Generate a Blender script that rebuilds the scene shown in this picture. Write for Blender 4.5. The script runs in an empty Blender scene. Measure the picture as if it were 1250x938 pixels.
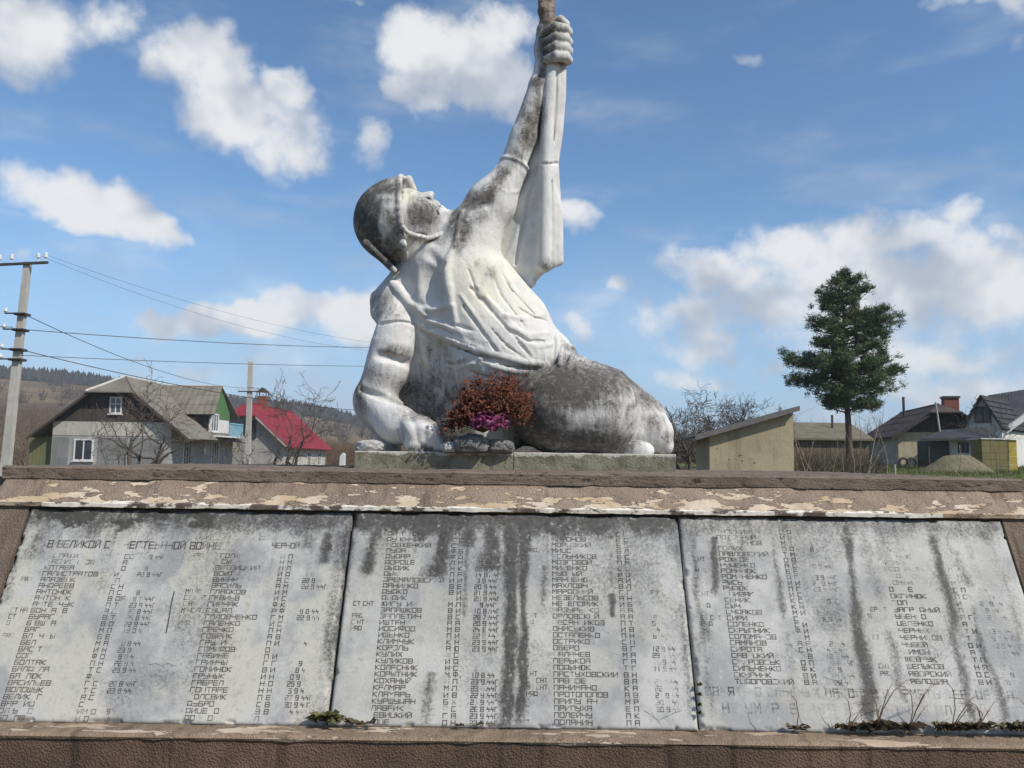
import bpy, bmesh, math, random
import numpy as np
from mathutils import Matrix, Vector

# ------------------------------------------------------------------ camera
scene = bpy.context.scene
COL = scene.collection
F = 981.0                      # focal length in photograph pixels (1250 x 938)
CAM_H = 1.6
PITCH, ROLL = math.radians(5.42), math.radians(0.75)
CAM_R = Matrix.Rotation(math.radians(90) + PITCH, 3, 'X') @ Matrix.Rotation(ROLL, 3, 'Z')
cam_data = bpy.data.cameras.new('camera')
cam = bpy.data.objects.new('camera', cam_data)
COL.objects.link(cam)
cam_data.sensor_fit = 'HORIZONTAL'
cam_data.sensor_width = 36.0
cam_data.lens = F / 1250.0 * 36.0
cam_data.clip_start = 0.05
cam_data.clip_end = 6000.0
cam.matrix_world = Matrix.Translation((0, 0, CAM_H)) @ CAM_R.to_4x4()
scene.camera = cam

# ------------------------------------------------------------------ light
SUN_EL, SUN_AZ = math.radians(44), math.radians(52)     # azimuth from 'behind the camera' towards the right
SUN_DIR = Vector((math.sin(SUN_AZ) * math.cos(SUN_EL), -math.cos(SUN_AZ) * math.cos(SUN_EL), math.sin(SUN_EL)))
sun_data = bpy.data.lights.new('sun', 'SUN')
sun_data.energy = 4.0
sun_data.angle = math.radians(0.53)
sun_data.color = (1.0, 0.93, 0.82)
sun = bpy.data.objects.new('sun', sun_data)
COL.objects.link(sun)
sun.rotation_euler = (-SUN_DIR).to_track_quat('-Z', 'Y').to_euler()
scene.view_settings.view_transform = 'Standard'
scene.view_settings.look = 'None'
scene.view_settings.exposure = 0.15
scene.view_settings.gamma = 1.0
scene.view_settings.use_curve_mapping = False
try:
    scene.cycles.use_denoising = True
    scene.cycles.max_bounces = 6
    scene.cycles.transparent_max_bounces = 8
except Exception:
    pass


def ray(px, py):
    return CAM_R @ Vector(((px - 625.0) / F, -(py - 469.0) / F, -1.0))


def at(px, py, Y):
    """the world point seen at a photograph pixel, at the distance Y"""
    d = ray(px, py)
    t = Y / d.y
    return Vector((d.x * t, Y, CAM_H + d.z * t))


# ------------------------------------------------------------------ world
world = bpy.data.worlds.new('World')
scene.world = world
world.use_nodes = True
SKY_STRENGTH = 0.115


def build_world():
    nt = world.node_tree
    N, L = nt.nodes, nt.links
    N.clear()

    def node(t, **kw):
        n = N.new(t)
        for k, v in kw.items():
            setattr(n, k, v)
        return n

    def math_(op, a, b=None, c=None, clamp=False):
        n = node('ShaderNodeMath', operation=op, use_clamp=clamp)
        for i, v in enumerate((a, b, c)):
            if v is None:
                continue
            if isinstance(v, (int, float)):
                n.inputs[i].default_value = v
            else:
                L.new(v, n.inputs[i])
        return n.outputs[0]

    def vec(op, a, b=None, scale=None):
        n = node('ShaderNodeVectorMath', operation=op)
        for i, v in enumerate((a, b)):
            if v is None:
                continue
            if isinstance(v, (tuple, Vector)):
                n.inputs[i].default_value = v
            else:
                L.new(v, n.inputs[i])
        if scale is not None:
            n.inputs['Scale'].default_value = scale
        return n.outputs['Value'] if op in ('LENGTH', 'DOT_PRODUCT') else n.outputs['Vector']

    def noise(v, scale, detail=6.0, rough=0.55, color=False):
        n = node('ShaderNodeTexNoise')
        n.inputs['Scale'].default_value = scale
        n.inputs['Detail'].default_value = detail
        n.inputs['Roughness'].default_value = rough
        L.new(v, n.inputs['Vector'])
        return n.outputs['Color'] if color else n.outputs[0]

    def smooth(x, a, b):
        n = node('ShaderNodeMapRange', interpolation_type='SMOOTHSTEP')
        n.inputs['From Min'].default_value = a
        n.inputs['From Max'].default_value = b
        L.new(x, n.inputs['Value'])
        return n.outputs[0]

    tc = node('ShaderNodeTexCoord')
    d = vec('NORMALIZE', tc.outputs['Generated'])

    sky = node('ShaderNodeTexSky', sky_type='NISHITA')
    sky.sun_disc = False
    sky.sun_elevation = SUN_EL
    sky.sun_rotation = math.atan2(SUN_DIR.x, SUN_DIR.y)
    sky.altitude = 500
    sky.air_density = 1.0
    sky.dust_density = 0.25
    sky.ozone_density = 3.0

    # the cumulus clouds: each one a soft ellipsoid round a direction of the sky (px, py, half sizes, tilt, weight)
    blobs = [
        (205, 88, 72, 40, 22, 1.0), (275, 122, 104, 62, 28, 1.08), (345, 162, 88, 56, 35, 1.05), (362, 108, 44, 34, 60, .9),
        (30, 45, 80, 70, 10, 1.05), (120, 35, 55, 42, 10, .85),
        (75, 228, 86, 36, 12, 1.03), (150, 258, 92, 38, 18, 1.05), (205, 280, 50, 22, 20, .85),
        (545, 60, 78, 60, 20, 1.0), (590, 105, 80, 58, 20, 1.0), (515, 105, 46, 30, 0, .8), (600, 30, 60, 40, 0, .85),
        (475, 180, 40, 46, 60, .62), (15, 298, 50, 22, 10, .62),
        (262, 394, 118, 24, -4, .98), (400, 375, 78, 34, -10, 1.0), (345, 392, 90, 26, -8, .95), (440, 395, 70, 30, 0, .9),
        (300, 445, 60, 18, 0, .62), (165, 438, 36, 10, 0, .55),
        (703, 262, 30, 24, 20, .9), (765, 355, 24, 24, 60, .7), (690, 400, 60, 22, 30, .72),
        (912, 88, 38, 17, 0, .68), (1215, 15, 80, 40, 15, .9), (425, 8, 60, 18, 10, .62),
        (850, 335, 70, 46, 10, .85), (960, 320, 100, 52, 0, .95), (1080, 300, 110, 40, -5, .95), (1150, 268, 44, 30, 0, .9),
        (900, 385, 130, 44, 0, .85), (1060, 370, 150, 60, 0, 1.0), (1190, 345, 110, 62, 5, .95), (1230, 290, 60, 24, 0, .7),
        (1120, 430, 120, 30, 0, .9), (1220, 420, 80, 34, 0, .75), (820, 462, 110, 22, 0, .78), (930, 455, 60, 22, 0, .72),
        (1180, 470, 120, 26, 0, .85), (1050, 395, 280, 120, 0, .84), (860, 415, 150, 60, 0, .74), (1120, 465, 200, 34, 0, .8), (250, 455, 150, 26, -4, .74), (700, 470, 120, 20, 0, .7), (610, 395, 60, 30, 30, .7),
    ]
    def azel(px, py):
        c = ray(px, py).normalized()
        return np.array((math.atan2(c.x, c.y), math.asin(c.z)))

    rows = []
    for (px, py, a, b, ang, w) in blobs:
        t = math.radians(ang)
        c0 = azel(px, py)
        ea = (azel(px + a * math.cos(t), py + a * math.sin(t)) - azel(px - a * math.cos(t), py - a * math.sin(t))) / 2
        eb = (azel(px - b * math.sin(t), py + b * math.cos(t)) - azel(px + b * math.sin(t), py - b * math.cos(t))) / 2
        inv = np.linalg.inv(np.stack([ea, eb], 1))
        off = -inv @ c0
        rows.append(((inv[0][0], inv[0][1], off[0]), (inv[1][0], inv[1][1], off[1]), w))

    def field(v):
        sp = node('ShaderNodeSeparateXYZ')
        L.new(v, sp.inputs[0])
        az = math_('ARCTAN2', sp.outputs[0], sp.outputs[1])
        el = math_('ARCSINE', sp.outputs[2])
        cb = node('ShaderNodeCombineXYZ')
        L.new(az, cb.inputs[0]); L.new(el, cb.inputs[1]); cb.inputs[2].default_value = 1.0
        p = cb.outputs[0]
        out = None
        for (ra, rb, w) in rows:
            src = p
            if out is not None:                              # keeps the blobs in sequence (small shader stack)
                ma = node('ShaderNodeVectorMath', operation='MULTIPLY_ADD')
                L.new(out, ma.inputs[0]); ma.inputs[1].default_value = (1e-7, 1e-7, 1e-7); L.new(p, ma.inputs[2])
                src = ma.outputs[0]
            da = vec('DOT_PRODUCT', src, ra)
            db = vec('DOT_PRODUCT', src, rb)
            q = math_('MULTIPLY_ADD', da, da, math_('MULTIPLY', db, db))
            q = math_('MULTIPLY_ADD', q, -0.5, 0.5 * w * w)
            out = q if out is None else math_('SMOOTH_MAX', out, q, 0.16)
        # the sky outside the frame goes on with the same scattered cumulus
        n = noise(v, 3.4, 1.0, 0.5)
        rest = math_('MULTIPLY_ADD', n, 4.0, -2.25)
        cosv = vec('DOT_PRODUCT', v, tuple(ray(625, 300).normalized()))
        mask = smooth(cosv, 0.80, 0.66)
        rest = math_('ADD', rest, math_('MULTIPLY_ADD', mask, 2.0, -2.0))
        return math_('MAXIMUM', math_('MAXIMUM', out, -1.0), rest)

    def warp(v):
        c1 = vec('SUBTRACT', noise(v, 6.0, 1.0, 0.55, True), (0.5, 0.5, 0.5))
        c2 = vec('SUBTRACT', noise(v, 22.0, 2.0, 0.6, True), (0.5, 0.5, 0.5))
        v = vec('ADD', v, vec('SCALE', c1, scale=0.09))
        return vec('NORMALIZE', vec('ADD', v, vec('SCALE', c2, scale=0.040)))

    f0 = field(warp(d))
    fine = noise(d, 12.0, 7.0, 0.64)
    puff = noise(d, 9.0, 3.0, 0.5)
    puff2 = noise(vec('ADD', d, tuple((SUN_DIR * 0.6 + Vector((0, 0, 1.0))) * 0.034)), 9.0, 3.0, 0.5)
    dens = math_('ADD', f0, math_('MULTIPLY_ADD', fine, 1.35, -0.66))
    alpha = smooth(dens, -0.04, 0.44)
    # thin veil of cirrus
    stretch = node('ShaderNodeMapping')
    stretch.inputs['Rotation'].default_value = (0.3, 0.5, 0.4)
    stretch.inputs['Scale'].default_value = (3.0, 1.5, 9.0)
    L.new(d, stretch.inputs['Vector'])
    veil = math_('MULTIPLY', smooth(noise(stretch.outputs[0], 1.6, 4.0, 0.6), 0.46, 0.82), 0.5)
    sepz = node('ShaderNodeSeparateXYZ')
    L.new(d, sepz.inputs[0])
    low = smooth(sepz.outputs[2], 0.34, 0.02)
    veil = math_('MAXIMUM', veil, math_('MULTIPLY', low, math_('MULTIPLY', smooth(noise(d, 6.0, 3.0, 0.6), 0.3, 0.75), 0.62)))
    alpha = math_('MAXIMUM', alpha, veil)

    diff = math_('SUBTRACT', puff, puff2)
    shade = math_('ADD', math_('MULTIPLY_ADD', diff, 3.6, 0.64), math_('MULTIPLY_ADD', f0, 0.55, -0.16))
    shade = smooth(shade, 0.05, 1.0)
    ramp = node('ShaderNodeMix', data_type='RGBA')
    ramp.inputs[6].default_value = (3.8, 4.15, 4.8, 1)
    ramp.inputs[7].default_value = (6.9, 6.95, 7.0, 1)
    L.new(shade, ramp.inputs[0])
    tint = node('ShaderNodeMix', data_type='RGBA', blend_type='MULTIPLY')
    tint.inputs[0].default_value = 1.0
    tint.inputs[7].default_value = (0.90, 1.10, 1.18, 1)
    L.new(sky.outputs[0], tint.inputs[6])
    hz = node('ShaderNodeMix', data_type='RGBA')
    L.new(math_('MULTIPLY', smooth(sepz.outputs[2], 0.30, -0.02), 0.75), hz.inputs[0])
    L.new(tint.outputs[2], hz.inputs[6])
    hz.inputs[7].default_value = (2.9, 4.3, 6.3, 1)
    mix = node('ShaderNodeMix', data_type='RGBA')
    L.new(math_('MULTIPLY', alpha, 0.95), mix.inputs[0])
    L.new(hz.outputs[2], mix.inputs[6])
    L.new(ramp.outputs[2], mix.inputs[7])
    bg = node('ShaderNodeBackground')
    bg.inputs['Strength'].default_value = SKY_STRENGTH
    L.new(mix.outputs[2], bg.inputs['Color'])
    out = node('ShaderNodeOutputWorld')
    L.new(bg.outputs[0], out.inputs['Surface'])
    world.cycles.sampling_method = 'MANUAL'
    world.cycles.sample_map_resolution = 512


build_world()

# ------------------------------------------------------------------ helpers
rnd = random.Random(7)
rng = np.random.default_rng(7)


def tag(o, label=None, cat=None, group=None, kind=None):
    if label: o['label'] = label
    if cat: o['category'] = cat
    if group: o['group'] = group
    if kind: o['kind'] = kind
    return o


def empty(name, loc=(0, 0, 0), label=None, cat=None, group=None):
    o = bpy.data.objects.new(name, None)
    o.empty_display_size = 0.1
    COL.objects.link(o)
    o.location = loc
    return tag(o, label, cat, group)


def link_mesh(name, me, mats, parent=None, smooth=False):
    o = bpy.data.objects.new(name, me)
    COL.objects.link(o)
    for m in (mats if isinstance(mats, (list, tuple)) else [mats]):
        if len(me.materials) < (len(mats) if isinstance(mats, (list, tuple)) else 1):
            me.materials.append(m)
    if smooth:
        me.polygons.foreach_set('use_smooth', np.ones(len(me.polygons), bool))
        if smooth is not True:
            me.set_sharp_from_angle(angle=math.radians(smooth))
    if parent is not None:
        o.parent = parent
        o.matrix_parent_inverse = Matrix.Translation(-Vector(parent.location)) if parent.type == 'EMPTY' else Matrix.Identity(4)
    return o


class MB:
    """collects faces and links them as ONE mesh object (world coordinates)"""
    def __init__(self):
        self.v, self.f = [], []

    def poly(self, pts):
        i = len(self.v)
        self.v += [tuple(p) for p in pts]
        self.f.append(tuple(range(i, i + len(pts))))
        return self

    def hexa(self, p):                                   # 8 corners: bottom ring then top ring
        i = len(self.v)
        self.v += [tuple(q) for q in p]
        for a in ((3, 2, 1, 0), (4, 5, 6, 7), (0, 1, 5, 4), (1, 2, 6, 5), (2, 3, 7, 6), (3, 0, 4, 7)):
            self.f.append(tuple(i + k for k in a))
        return self

    def box(self, lo, hi, fr=None):
        (x0, y0, z0), (x1, y1, z1) = lo, hi
        p = [(x0, y0, z0), (x1, y0, z0), (x1, y1, z0), (x0, y1, z0), (x0, y0, z1), (x1, y0, z1), (x1, y1, z1), (x0, y1, z1)]
        return self.hexa([fr(*q) for q in p] if fr else p)

    def prism(self, ring, off):                          # closed polygon ring + offset vector
        n, i = len(ring), len(self.v)
        off = Vector(off)
        self.v += [tuple(p) for p in ring] + [tuple(Vector(p) + off) for p in ring]
        self.f.append(tuple(i + k for k in range(n))[::-1])
        self.f.append(tuple(i + n + k for k in range(n)))
        for k in range(n):
            k2 = (k + 1) % n
            self.f.append((i + k, i + k2, i + n + k2, i + n + k))
        return self

    def tube(self, pts, rad, sides=6, cap=True):
        pts = [Vector(p) for p in pts]
        if not hasattr(rad, '__len__'):
            rad = [rad] * len(pts)
        i = len(self.v)
        ref = Vector((0.31, 0.87, 0.38))
        for k, p in enumerate(pts):
            t = (pts[min(k + 1, len(pts) - 1)] - pts[max(k - 1, 0)])
            t = t.normalized() if t.length > 1e-9 else Vector((0, 0, 1))
            a = t.cross(ref)
            if a.length < 1e-3: a = t.cross(Vector((1, 0, 0)))
            a.normalize(); b = t.cross(a)
            for s in range(sides):
                w = 2 * math.pi * s / sides
                self.v.append(tuple(p + (a * math.cos(w) + b * math.sin(w)) * rad[k]))
        for k in range(len(pts) - 1):
            for s in range(sides):
                s2 = (s + 1) % sides
                self.f.append((i + k * sides + s, i + k * sides + s2, i + (k + 1) * sides + s2, i + (k + 1) * sides + s))
        if cap:
            self.f.append(tuple(i + s for s in range(sides))[::-1])
            j = i + (len(pts) - 1) * sides
            self.f.append(tuple(j + s for s in range(sides)))
        return self

    def mesh(self, name):
        me = bpy.data.meshes.new(name)
        me.from_pydata(self.v, [], self.f)
        me.update()
        return me

    def build(self, name, mats, parent=None, smooth=False, recalc=True):
        me = self.mesh(name)
        if recalc:
            bm = bmesh.new(); bm.from_mesh(me)
            bmesh.ops.recalc_face_normals(bm, faces=bm.faces[:])
            bm.to_mesh(me); bm.free()
        return link_mesh(name, me, mats, parent, smooth)


def np_mesh(name, verts, quads):
    me = bpy.data.meshes.new(name)
    verts = np.asarray(verts, np.float32); quads = np.asarray(quads, np.int32)
    me.vertices.add(len(verts)); me.vertices.foreach_set('co', verts.ravel())
    k = quads.shape[1]
    me.loops.add(quads.size); me.loops.foreach_set('vertex_index', quads.ravel())
    me.polygons.add(len(quads))
    me.polygons.foreach_set('loop_start', np.arange(0, quads.size, k, dtype=np.int32))
    me.polygons.foreach_set('loop_total', np.full(len(quads), k, np.int32))
    me.update(calc_edges=True)
    return me


def set_attr(me, name, vals):
    a = me.attributes.new(name, 'FLOAT', 'POINT')
    a.data.foreach_set('value', np.asarray(vals, np.float32).ravel())


# ---- value noise in numpy
def _hash(ix, iy, iz, seed):
    h = (ix.astype(np.int64) * 374761393 + iy.astype(np.int64) * 668265263 + iz.astype(np.int64) * 2147483647 + seed * 974711) & 0xFFFFFFFF
    h = ((h ^ (h >> 13)) * 1274126177) & 0xFFFFFFFF
    h = (h ^ (h >> 16)) & 0xFFFF
    return h.astype(np.float32) / 65535.0


def vnoise(x, y, z=None, seed=0):
    z = np.zeros_like(x) if z is None else z
    fx, fy, fz = np.floor(x), np.floor(y), np.floor(z)
    tx, ty, tz = x - fx, y - fy, z - fz
    tx, ty, tz = (t * t * (3 - 2 * t) for t in (tx, ty, tz))
    ix, iy, iz = fx.astype(np.int64), fy.astype(np.int64), fz.astype(np.int64)
    r = 0
    for a in (0, 1):
        for b in (0, 1):
            for c in (0, 1):
                r = r + _hash(ix + a, iy + b, iz + c, seed) * (tx if a else 1 - tx) * (ty if b else 1 - ty) * (tz if c else 1 - tz)
    return r


def fbm(x, y, z=None, octaves=4, seed=0, gain=0.5):
    s, amp, tot = 0, 1.0, 0
    z = np.zeros_like(x) if z is None else z
    for o in range(octaves):
        s = s + amp * vnoise(x, y, z, seed + o * 17)
        tot += amp; amp *= gain
        x, y, z = x * 2.03, y * 2.03, z * 2.03
    return s / tot


def sstep(x, a, b):
    t = np.clip((x - a) / (b - a), 0, 1)
    return t * t * (3 - 2 * t)


# ------------------------------------------------------------------ materials
class NT:
    def __init__(self, m):
        m.use_nodes = True
        self.nt = m.node_tree
        self.N, self.L = self.nt.nodes, self.nt.links
        self.bsdf = next(n for n in self.N if n.type == 'BSDF_PRINCIPLED')
        self.out = next(n for n in self.N if n.type == 'OUTPUT_MATERIAL')
        self.tc = self.N.new('ShaderNodeTexCoord')
        self.obj = self.tc.outputs['Object']

    def put(self, v, sock):
        if isinstance(v, (int, float)): sock.default_value = v
        elif isinstance(v, (tuple, list)): sock.default_value = tuple(v) + ((1,) if len(v) == 3 and sock.type == 'RGBA' else ())
        else: self.L.new(v, sock)

    def mapping(self, scale=(1, 1, 1), rot=(0, 0, 0), src=None):
        n = self.N.new('ShaderNodeMapping')
        n.inputs['Scale'].default_value = scale; n.inputs['Rotation'].default_value = rot
        self.L.new(src or self.obj, n.inputs[0])
        return n.outputs[0]

    def noise(self, scale, detail=5, rough=0.6, vec=None, color=False):
        n = self.N.new('ShaderNodeTexNoise')
        n.inputs['Scale'].default_value = scale; n.inputs['Detail'].default_value = detail; n.inputs['Roughness'].default_value = rough
        self.L.new(vec or self.obj, n.inputs['Vector'])
        return n.outputs['Color' if color else 0]

    def voronoi(self, scale, vec=None, feature='F1', out=0):
        n = self.N.new('ShaderNodeTexVoronoi'); n.feature = feature
        n.inputs['Scale'].default_value = scale
        self.L.new(vec or self.obj, n.inputs['Vector'])
        return n.outputs[out]

    def wave(self, scale, dist=0.0, vec=None, direction='X', profile='SIN'):
        n = self.N.new('ShaderNodeTexWave'); n.bands_direction = direction; n.wave_profile = profile
        n.inputs['Scale'].default_value = scale; n.inputs['Distortion'].default_value = dist
        self.L.new(vec or self.obj, n.inputs['Vector'])
        return n.outputs[1]

    def math(self, op, a, b=0.0, c=0.0, clamp=False):
        n = self.N.new('ShaderNodeMath'); n.operation = op; n.use_clamp = clamp
        for i, v in enumerate((a, b, c)): self.put(v, n.inputs[i])
        return n.outputs[0]

    def ss(self, x, a, b, lo=0.0, hi=1.0):
        n = self.N.new('ShaderNodeMapRange'); n.interpolation_type = 'SMOOTHSTEP'
        n.inputs[1].default_value = a; n.inputs[2].default_value = b; n.inputs[3].default_value = lo; n.inputs[4].default_value = hi
        self.put(x, n.inputs[0])
        return n.outputs[0]

    def mix(self, f, a, b, blend='MIX'):
        n = self.N.new('ShaderNodeMix'); n.data_type = 'RGBA'; n.blend_type = blend
        self.put(f, n.inputs[0]); self.put(a, n.inputs[6]); self.put(b, n.inputs[7])
        return n.outputs[2]

    def attr(self, name):
        n = self.N.new('ShaderNodeAttribute'); n.attribute_name = name
        return n.outputs['Fac']

    def bump(self, h, strength=0.5, dist=0.01):
        n = self.N.new('ShaderNodeBump')
        n.inputs['Strength'].default_value = strength; n.inputs['Distance'].default_value = dist
        self.put(h, n.inputs['Height'])
        self.L.new(n.outputs[0], self.bsdf.inputs['Normal'])

    def finish(self, color, rough=0.85, spec=0.3):
        self.put(color, self.bsdf.inputs['Base Color'])
        self.put(rough, self.bsdf.inputs['Roughness'])
        self.bsdf.inputs['Specular IOR Level'].default_value = spec


def newmat(name):
    m = bpy.data.materials.new(name)
    return m, NT(m)


def simple(name, c1, c2, scale=3.0, rough=0.8, bump=0.3, bdist=0.01, spec=0.3, stretch=(1, 1, 1), bscale=None, lo=0.35, hi=0.65):
    m, n = newmat(name)
    v = n.mapping(stretch)
    a = n.noise(scale, 6, 0.6, v)
    col = n.mix(n.ss(a, lo, hi), c1, c2)
    fine = n.noise((bscale or scale * 6), 4, 0.6, v)
    col = n.mix(n.ss(fine, 0.3, 0.75, 0.0, 0.35), col, tuple(x * 0.55 for x in c1))
    n.bump(fine, bump, bdist)
    n.finish(col, rough, spec)
    return m
# ================================================================== the memorial wall
def dense_profile(prof, step):
    out = []
    n = len(prof)
    for i in range(n):
        a, b = np.array(prof[i], float), np.array(prof[(i + 1) % n], float)
        k = max(1, int(np.linalg.norm(b - a) / step))
        for j in range(k):
            out.append(a + (b - a) * j / k)
    return np.array(out)


def extruded(name, prof, x0, x1, mat, parent, step=0.02, amp=0.003, freq=14.0, seed=1, taper=None, chip=0.0):
    """a profile (y, z) carried along x, its surface roughened; taper(z) widens the ends"""
    P = dense_profile(prof, step)
    nx = max(2, int((x1 - x0) / step))
    cy, cz = P[:, 0].mean(), P[:, 1].mean()
    xs = np.linspace(0, 1, nx + 1)
    n = len(P)
    X = np.zeros((nx + 1, n)); Y = np.zeros_like(X); Z = np.zeros_like(X)
    for i, t in enumerate(xs):
        X[i] = x0 + (x1 - x0) * t
        if taper is not None:
            w = taper(P[:, 1])
            X[i] = (x0 - w) + (x1 - x0 + 2 * w) * t
        Y[i] = P[:, 0]; Z[i] = P[:, 1]
    # outward normals of the profile
    d = np.roll(P, -1, 0) - np.roll(P, 1, 0)
    nrm = np.stack([d[:, 1], -d[:, 0]], 1)
    nrm /= np.linalg.norm(nrm, axis=1)[:, None] + 1e-9
    area = 0.5 * np.sum(P[:, 0] * np.roll(P[:, 1], -1) - np.roll(P[:, 0], -1) * P[:, 1])
    if area < 0: nrm = -nrm
    disp = (fbm(X * freq, Y * freq, Z * freq, 4, seed) - 0.5) * 2 * amp
    if chip:
        c = fbm(X * 5, Y * 5, Z * 5, 4, seed + 5)
        disp = disp - chip * sstep(c, 0.60, 0.66)
    Y = Y + disp * nrm[:, 0]; Z = Z + disp * nrm[:, 1]
    V = np.stack([X, Y, Z], -1).reshape(-1, 3)
    i = np.arange(nx)[:, None] * n; j = np.arange(n)[None, :]; j2 = (j + 1) % n
    Q = np.stack([i + j, i + j2, i + n + j2, i + n + j], -1).reshape(-1, 4)
    if area > 0: Q = Q[:, ::-1]
    me = np_mesh(name, V, Q)
    bm = bmesh.new(); bm.from_mesh(me); bm.verts.ensure_lookup_table()
    bm.faces.new([bm.verts[k] for k in range(n)]); bm.faces.new([bm.verts[nx * n + k] for k in range(n)][::-1])
    bmesh.ops.recalc_face_normals(bm, faces=bm.faces[:])
    bm.to_mesh(me); bm.free()
    return link_mesh(name, me, mat, parent, 38)


# ---- materials of the masonry
def roughcast(name, base, patch, light, peel_lo, peel_hi, sx=1.0, patch2=None, psc=6.5, zb=None):
    m, n = newmat(name)
    big = n.noise(2.2, 5, 0.6)
    med = n.noise(9.0, 6, 0.65)
    grain = n.noise(170.0, 3, 0.7)
    peb = n.voronoi(150.0)
    col = n.mix(n.ss(big, 0.35, 0.65), base, patch)
    col = n.mix(n.ss(med, 0.45, 0.75, 0, 0.5), col, tuple(c * 0.5 for c in base))
    col = n.mix(n.ss(grain, 0.5, 0.8, 0, 0.55), col, tuple(min(1, c * 1.7) for c in patch))
    col = n.mix(n.ss(peb, 0.0, 0.25, 0.55, 0.0), col, tuple(c * 0.35 for c in base))
    runs = n.noise(7.0, 6, 0.65, n.mapping((3.2, 1, 0.22)))
    col = n.mix(n.ss(runs, 0.50, 0.68, 0, 0.65), col, tuple(c * 0.42 for c in base))
    v = n.mapping((sx, 1.4, 1.4))
    pe = n.noise(psc, 8, 0.66, v)
    if zb:                                              # paint has come off most along the lower edge
        g = n.N.new('ShaderNodeNewGeometry'); sp = n.N.new('ShaderNodeSeparateXYZ'); n.L.new(g.outputs['Position'], sp.inputs[0])
        pe = n.math('ADD', pe, n.ss(sp.outputs[2], zb[0], zb[1], zb[2], zb[3]))
    peel = n.ss(pe, peel_lo, peel_hi)
    lc = n.mix(n.ss(n.noise(5.0, 4), 0.4, 0.6), light, patch2 or tuple(c * 0.8 for c in light))
    lc = n.mix(n.ss(n.noise(60.0, 4), 0.5, 0.75, 0, 0.4), lc, tuple(c * 0.5 for c in light))
    col = n.mix(peel, col, lc)
    h = n.math('ADD', n.math('MULTIPLY', peb, 0.6), n.math('MULTIPLY', grain, 0.8))
    h = n.math('MULTIPLY', h, n.math('SUBTRACT', 1.0, n.math('MULTIPLY', peel, 0.75)))
    h = n.math('ADD', h, n.math('MULTIPLY', peel, -0.9))
    n.bump(h, 0.9, 0.006)
    n.finish(col, 0.92, 0.2)
    return m


M_PEBBLE = roughcast('pebble_dash_brown', (0.135, 0.104, 0.080), (0.205, 0.155, 0.117), (0.46, 0.40, 0.33), 0.70, 0.74)
M_BASE = roughcast('pebble_dash_red', (0.100, 0.073, 0.055), (0.185, 0.112, 0.080), (0.34, 0.29, 0.24), 0.74, 0.78)
M_COPING = roughcast('flaking_ochre_paint', (0.240, 0.182, 0.142), (0.310, 0.238, 0.182), (0.56, 0.47, 0.36), 0.520, 0.540, 0.5, (0.44, 0.33, 0.215), 17.0, (1.415, 1.50, 0.065, -0.05))
M_SILL = roughcast('flaking_brown_paint', (0.23, 0.172, 0.122), (0.31, 0.228, 0.158), (0.50, 0.42, 0.32), 0.545, 0.565, 0.45, (0.40, 0.30, 0.215), 10.0)


def white_flakes():
    m, n = newmat('white_lime_edge')
    a = n.noise(16.0, 6, 0.65, n.mapping((0.6, 1, 1)))
    col = n.mix(n.ss(a, 0.44, 0.5), (0.12, 0.09, 0.075), (0.70, 0.66, 0.58))
    col = n.mix(n.ss(n.noise(45.0, 4), 0.5, 0.75, 0, 0.5), col, (0.28, 0.22, 0.17))
    n.bump(a, 0.7, 0.006)
    n.finish(col, 0.9, 0.2)
    return m


M_LIME = white_flakes()


def crumbled():
    """dark hole-ridden render of the ledge face"""
    m, n = newmat('crumbling_render')
    v = n.mapping((0.45, 1, 1.3))
    a = n.noise(34.0, 5, 0.7, v)
    g = n.noise(150.0, 3, 0.7)
    col = n.mix(n.ss(n.noise(5, 5), 0.35, 0.65), (0.165, 0.128, 0.100), (0.225, 0.178, 0.140))
    col = n.mix(n.ss(a, 0.555, 0.64, 0, 0.85), col, (0.05, 0.037, 0.03))
    col = n.mix(n.ss(g, 0.5, 0.8, 0, 0.5), col, (0.36, 0.29, 0.23))
    n.bump(n.math('ADD', n.math('MULTIPLY', a, -1.2), n.math('MULTIPLY', g, 0.4)), 1.0, 0.012)
    n.finish(col, 0.95, 0.15)
    return m


M_CRUMBLE = crumbled()
pedestal = empty('memorial_wall', (0, 2.7, 0), 'brown pebble-dashed memorial wall with three sloping marble name slabs, carrying the statue', 'memorial')

# profile points taken from the picture: the slab plane, coping and ledge
S_TOP, S_BOT = at(625, 628, 2.96), at(625, 889, 2.65)
SL = Vector((0, S_TOP.y - S_BOT.y, S_TOP.z - S_BOT.z)); SLEN = SL.length; SL.normalize()
SN = Vector((0, -SL.z, SL.y))                                     # slab normal, towards the camera and up
XL, XR = at(37, 620, 2.96).x, at(1222, 635, 2.96).x
SLAB_T = 0.028


def on_slab(x, v, h=0.0):
    """x along the wall, v from 0 (top edge) to 1 (bottom edge), h above the marble face"""
    p = S_TOP - SL * (SLEN * v) + SN * h
    return Vector((x, p.y, p.z))


def slab_hit(px, py):
    d = ray(px, py)
    o = Vector((0, 0, CAM_H))
    t = (S_TOP - o).dot(SN) / d.dot(SN)
    p = o + d * t
    return p.x, (S_TOP - p).dot(SL) / SLEN


bk = S_TOP - SN * SLAB_T                                          # the wall face behind the marble
bb = S_BOT - SN * SLAB_T
LEDGE_Y = 3.03
z_ledge = at(625, 577, LEDGE_Y).z
z_cope = at(625, 592, LEDGE_Y).z
BACK = 5.0
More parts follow.
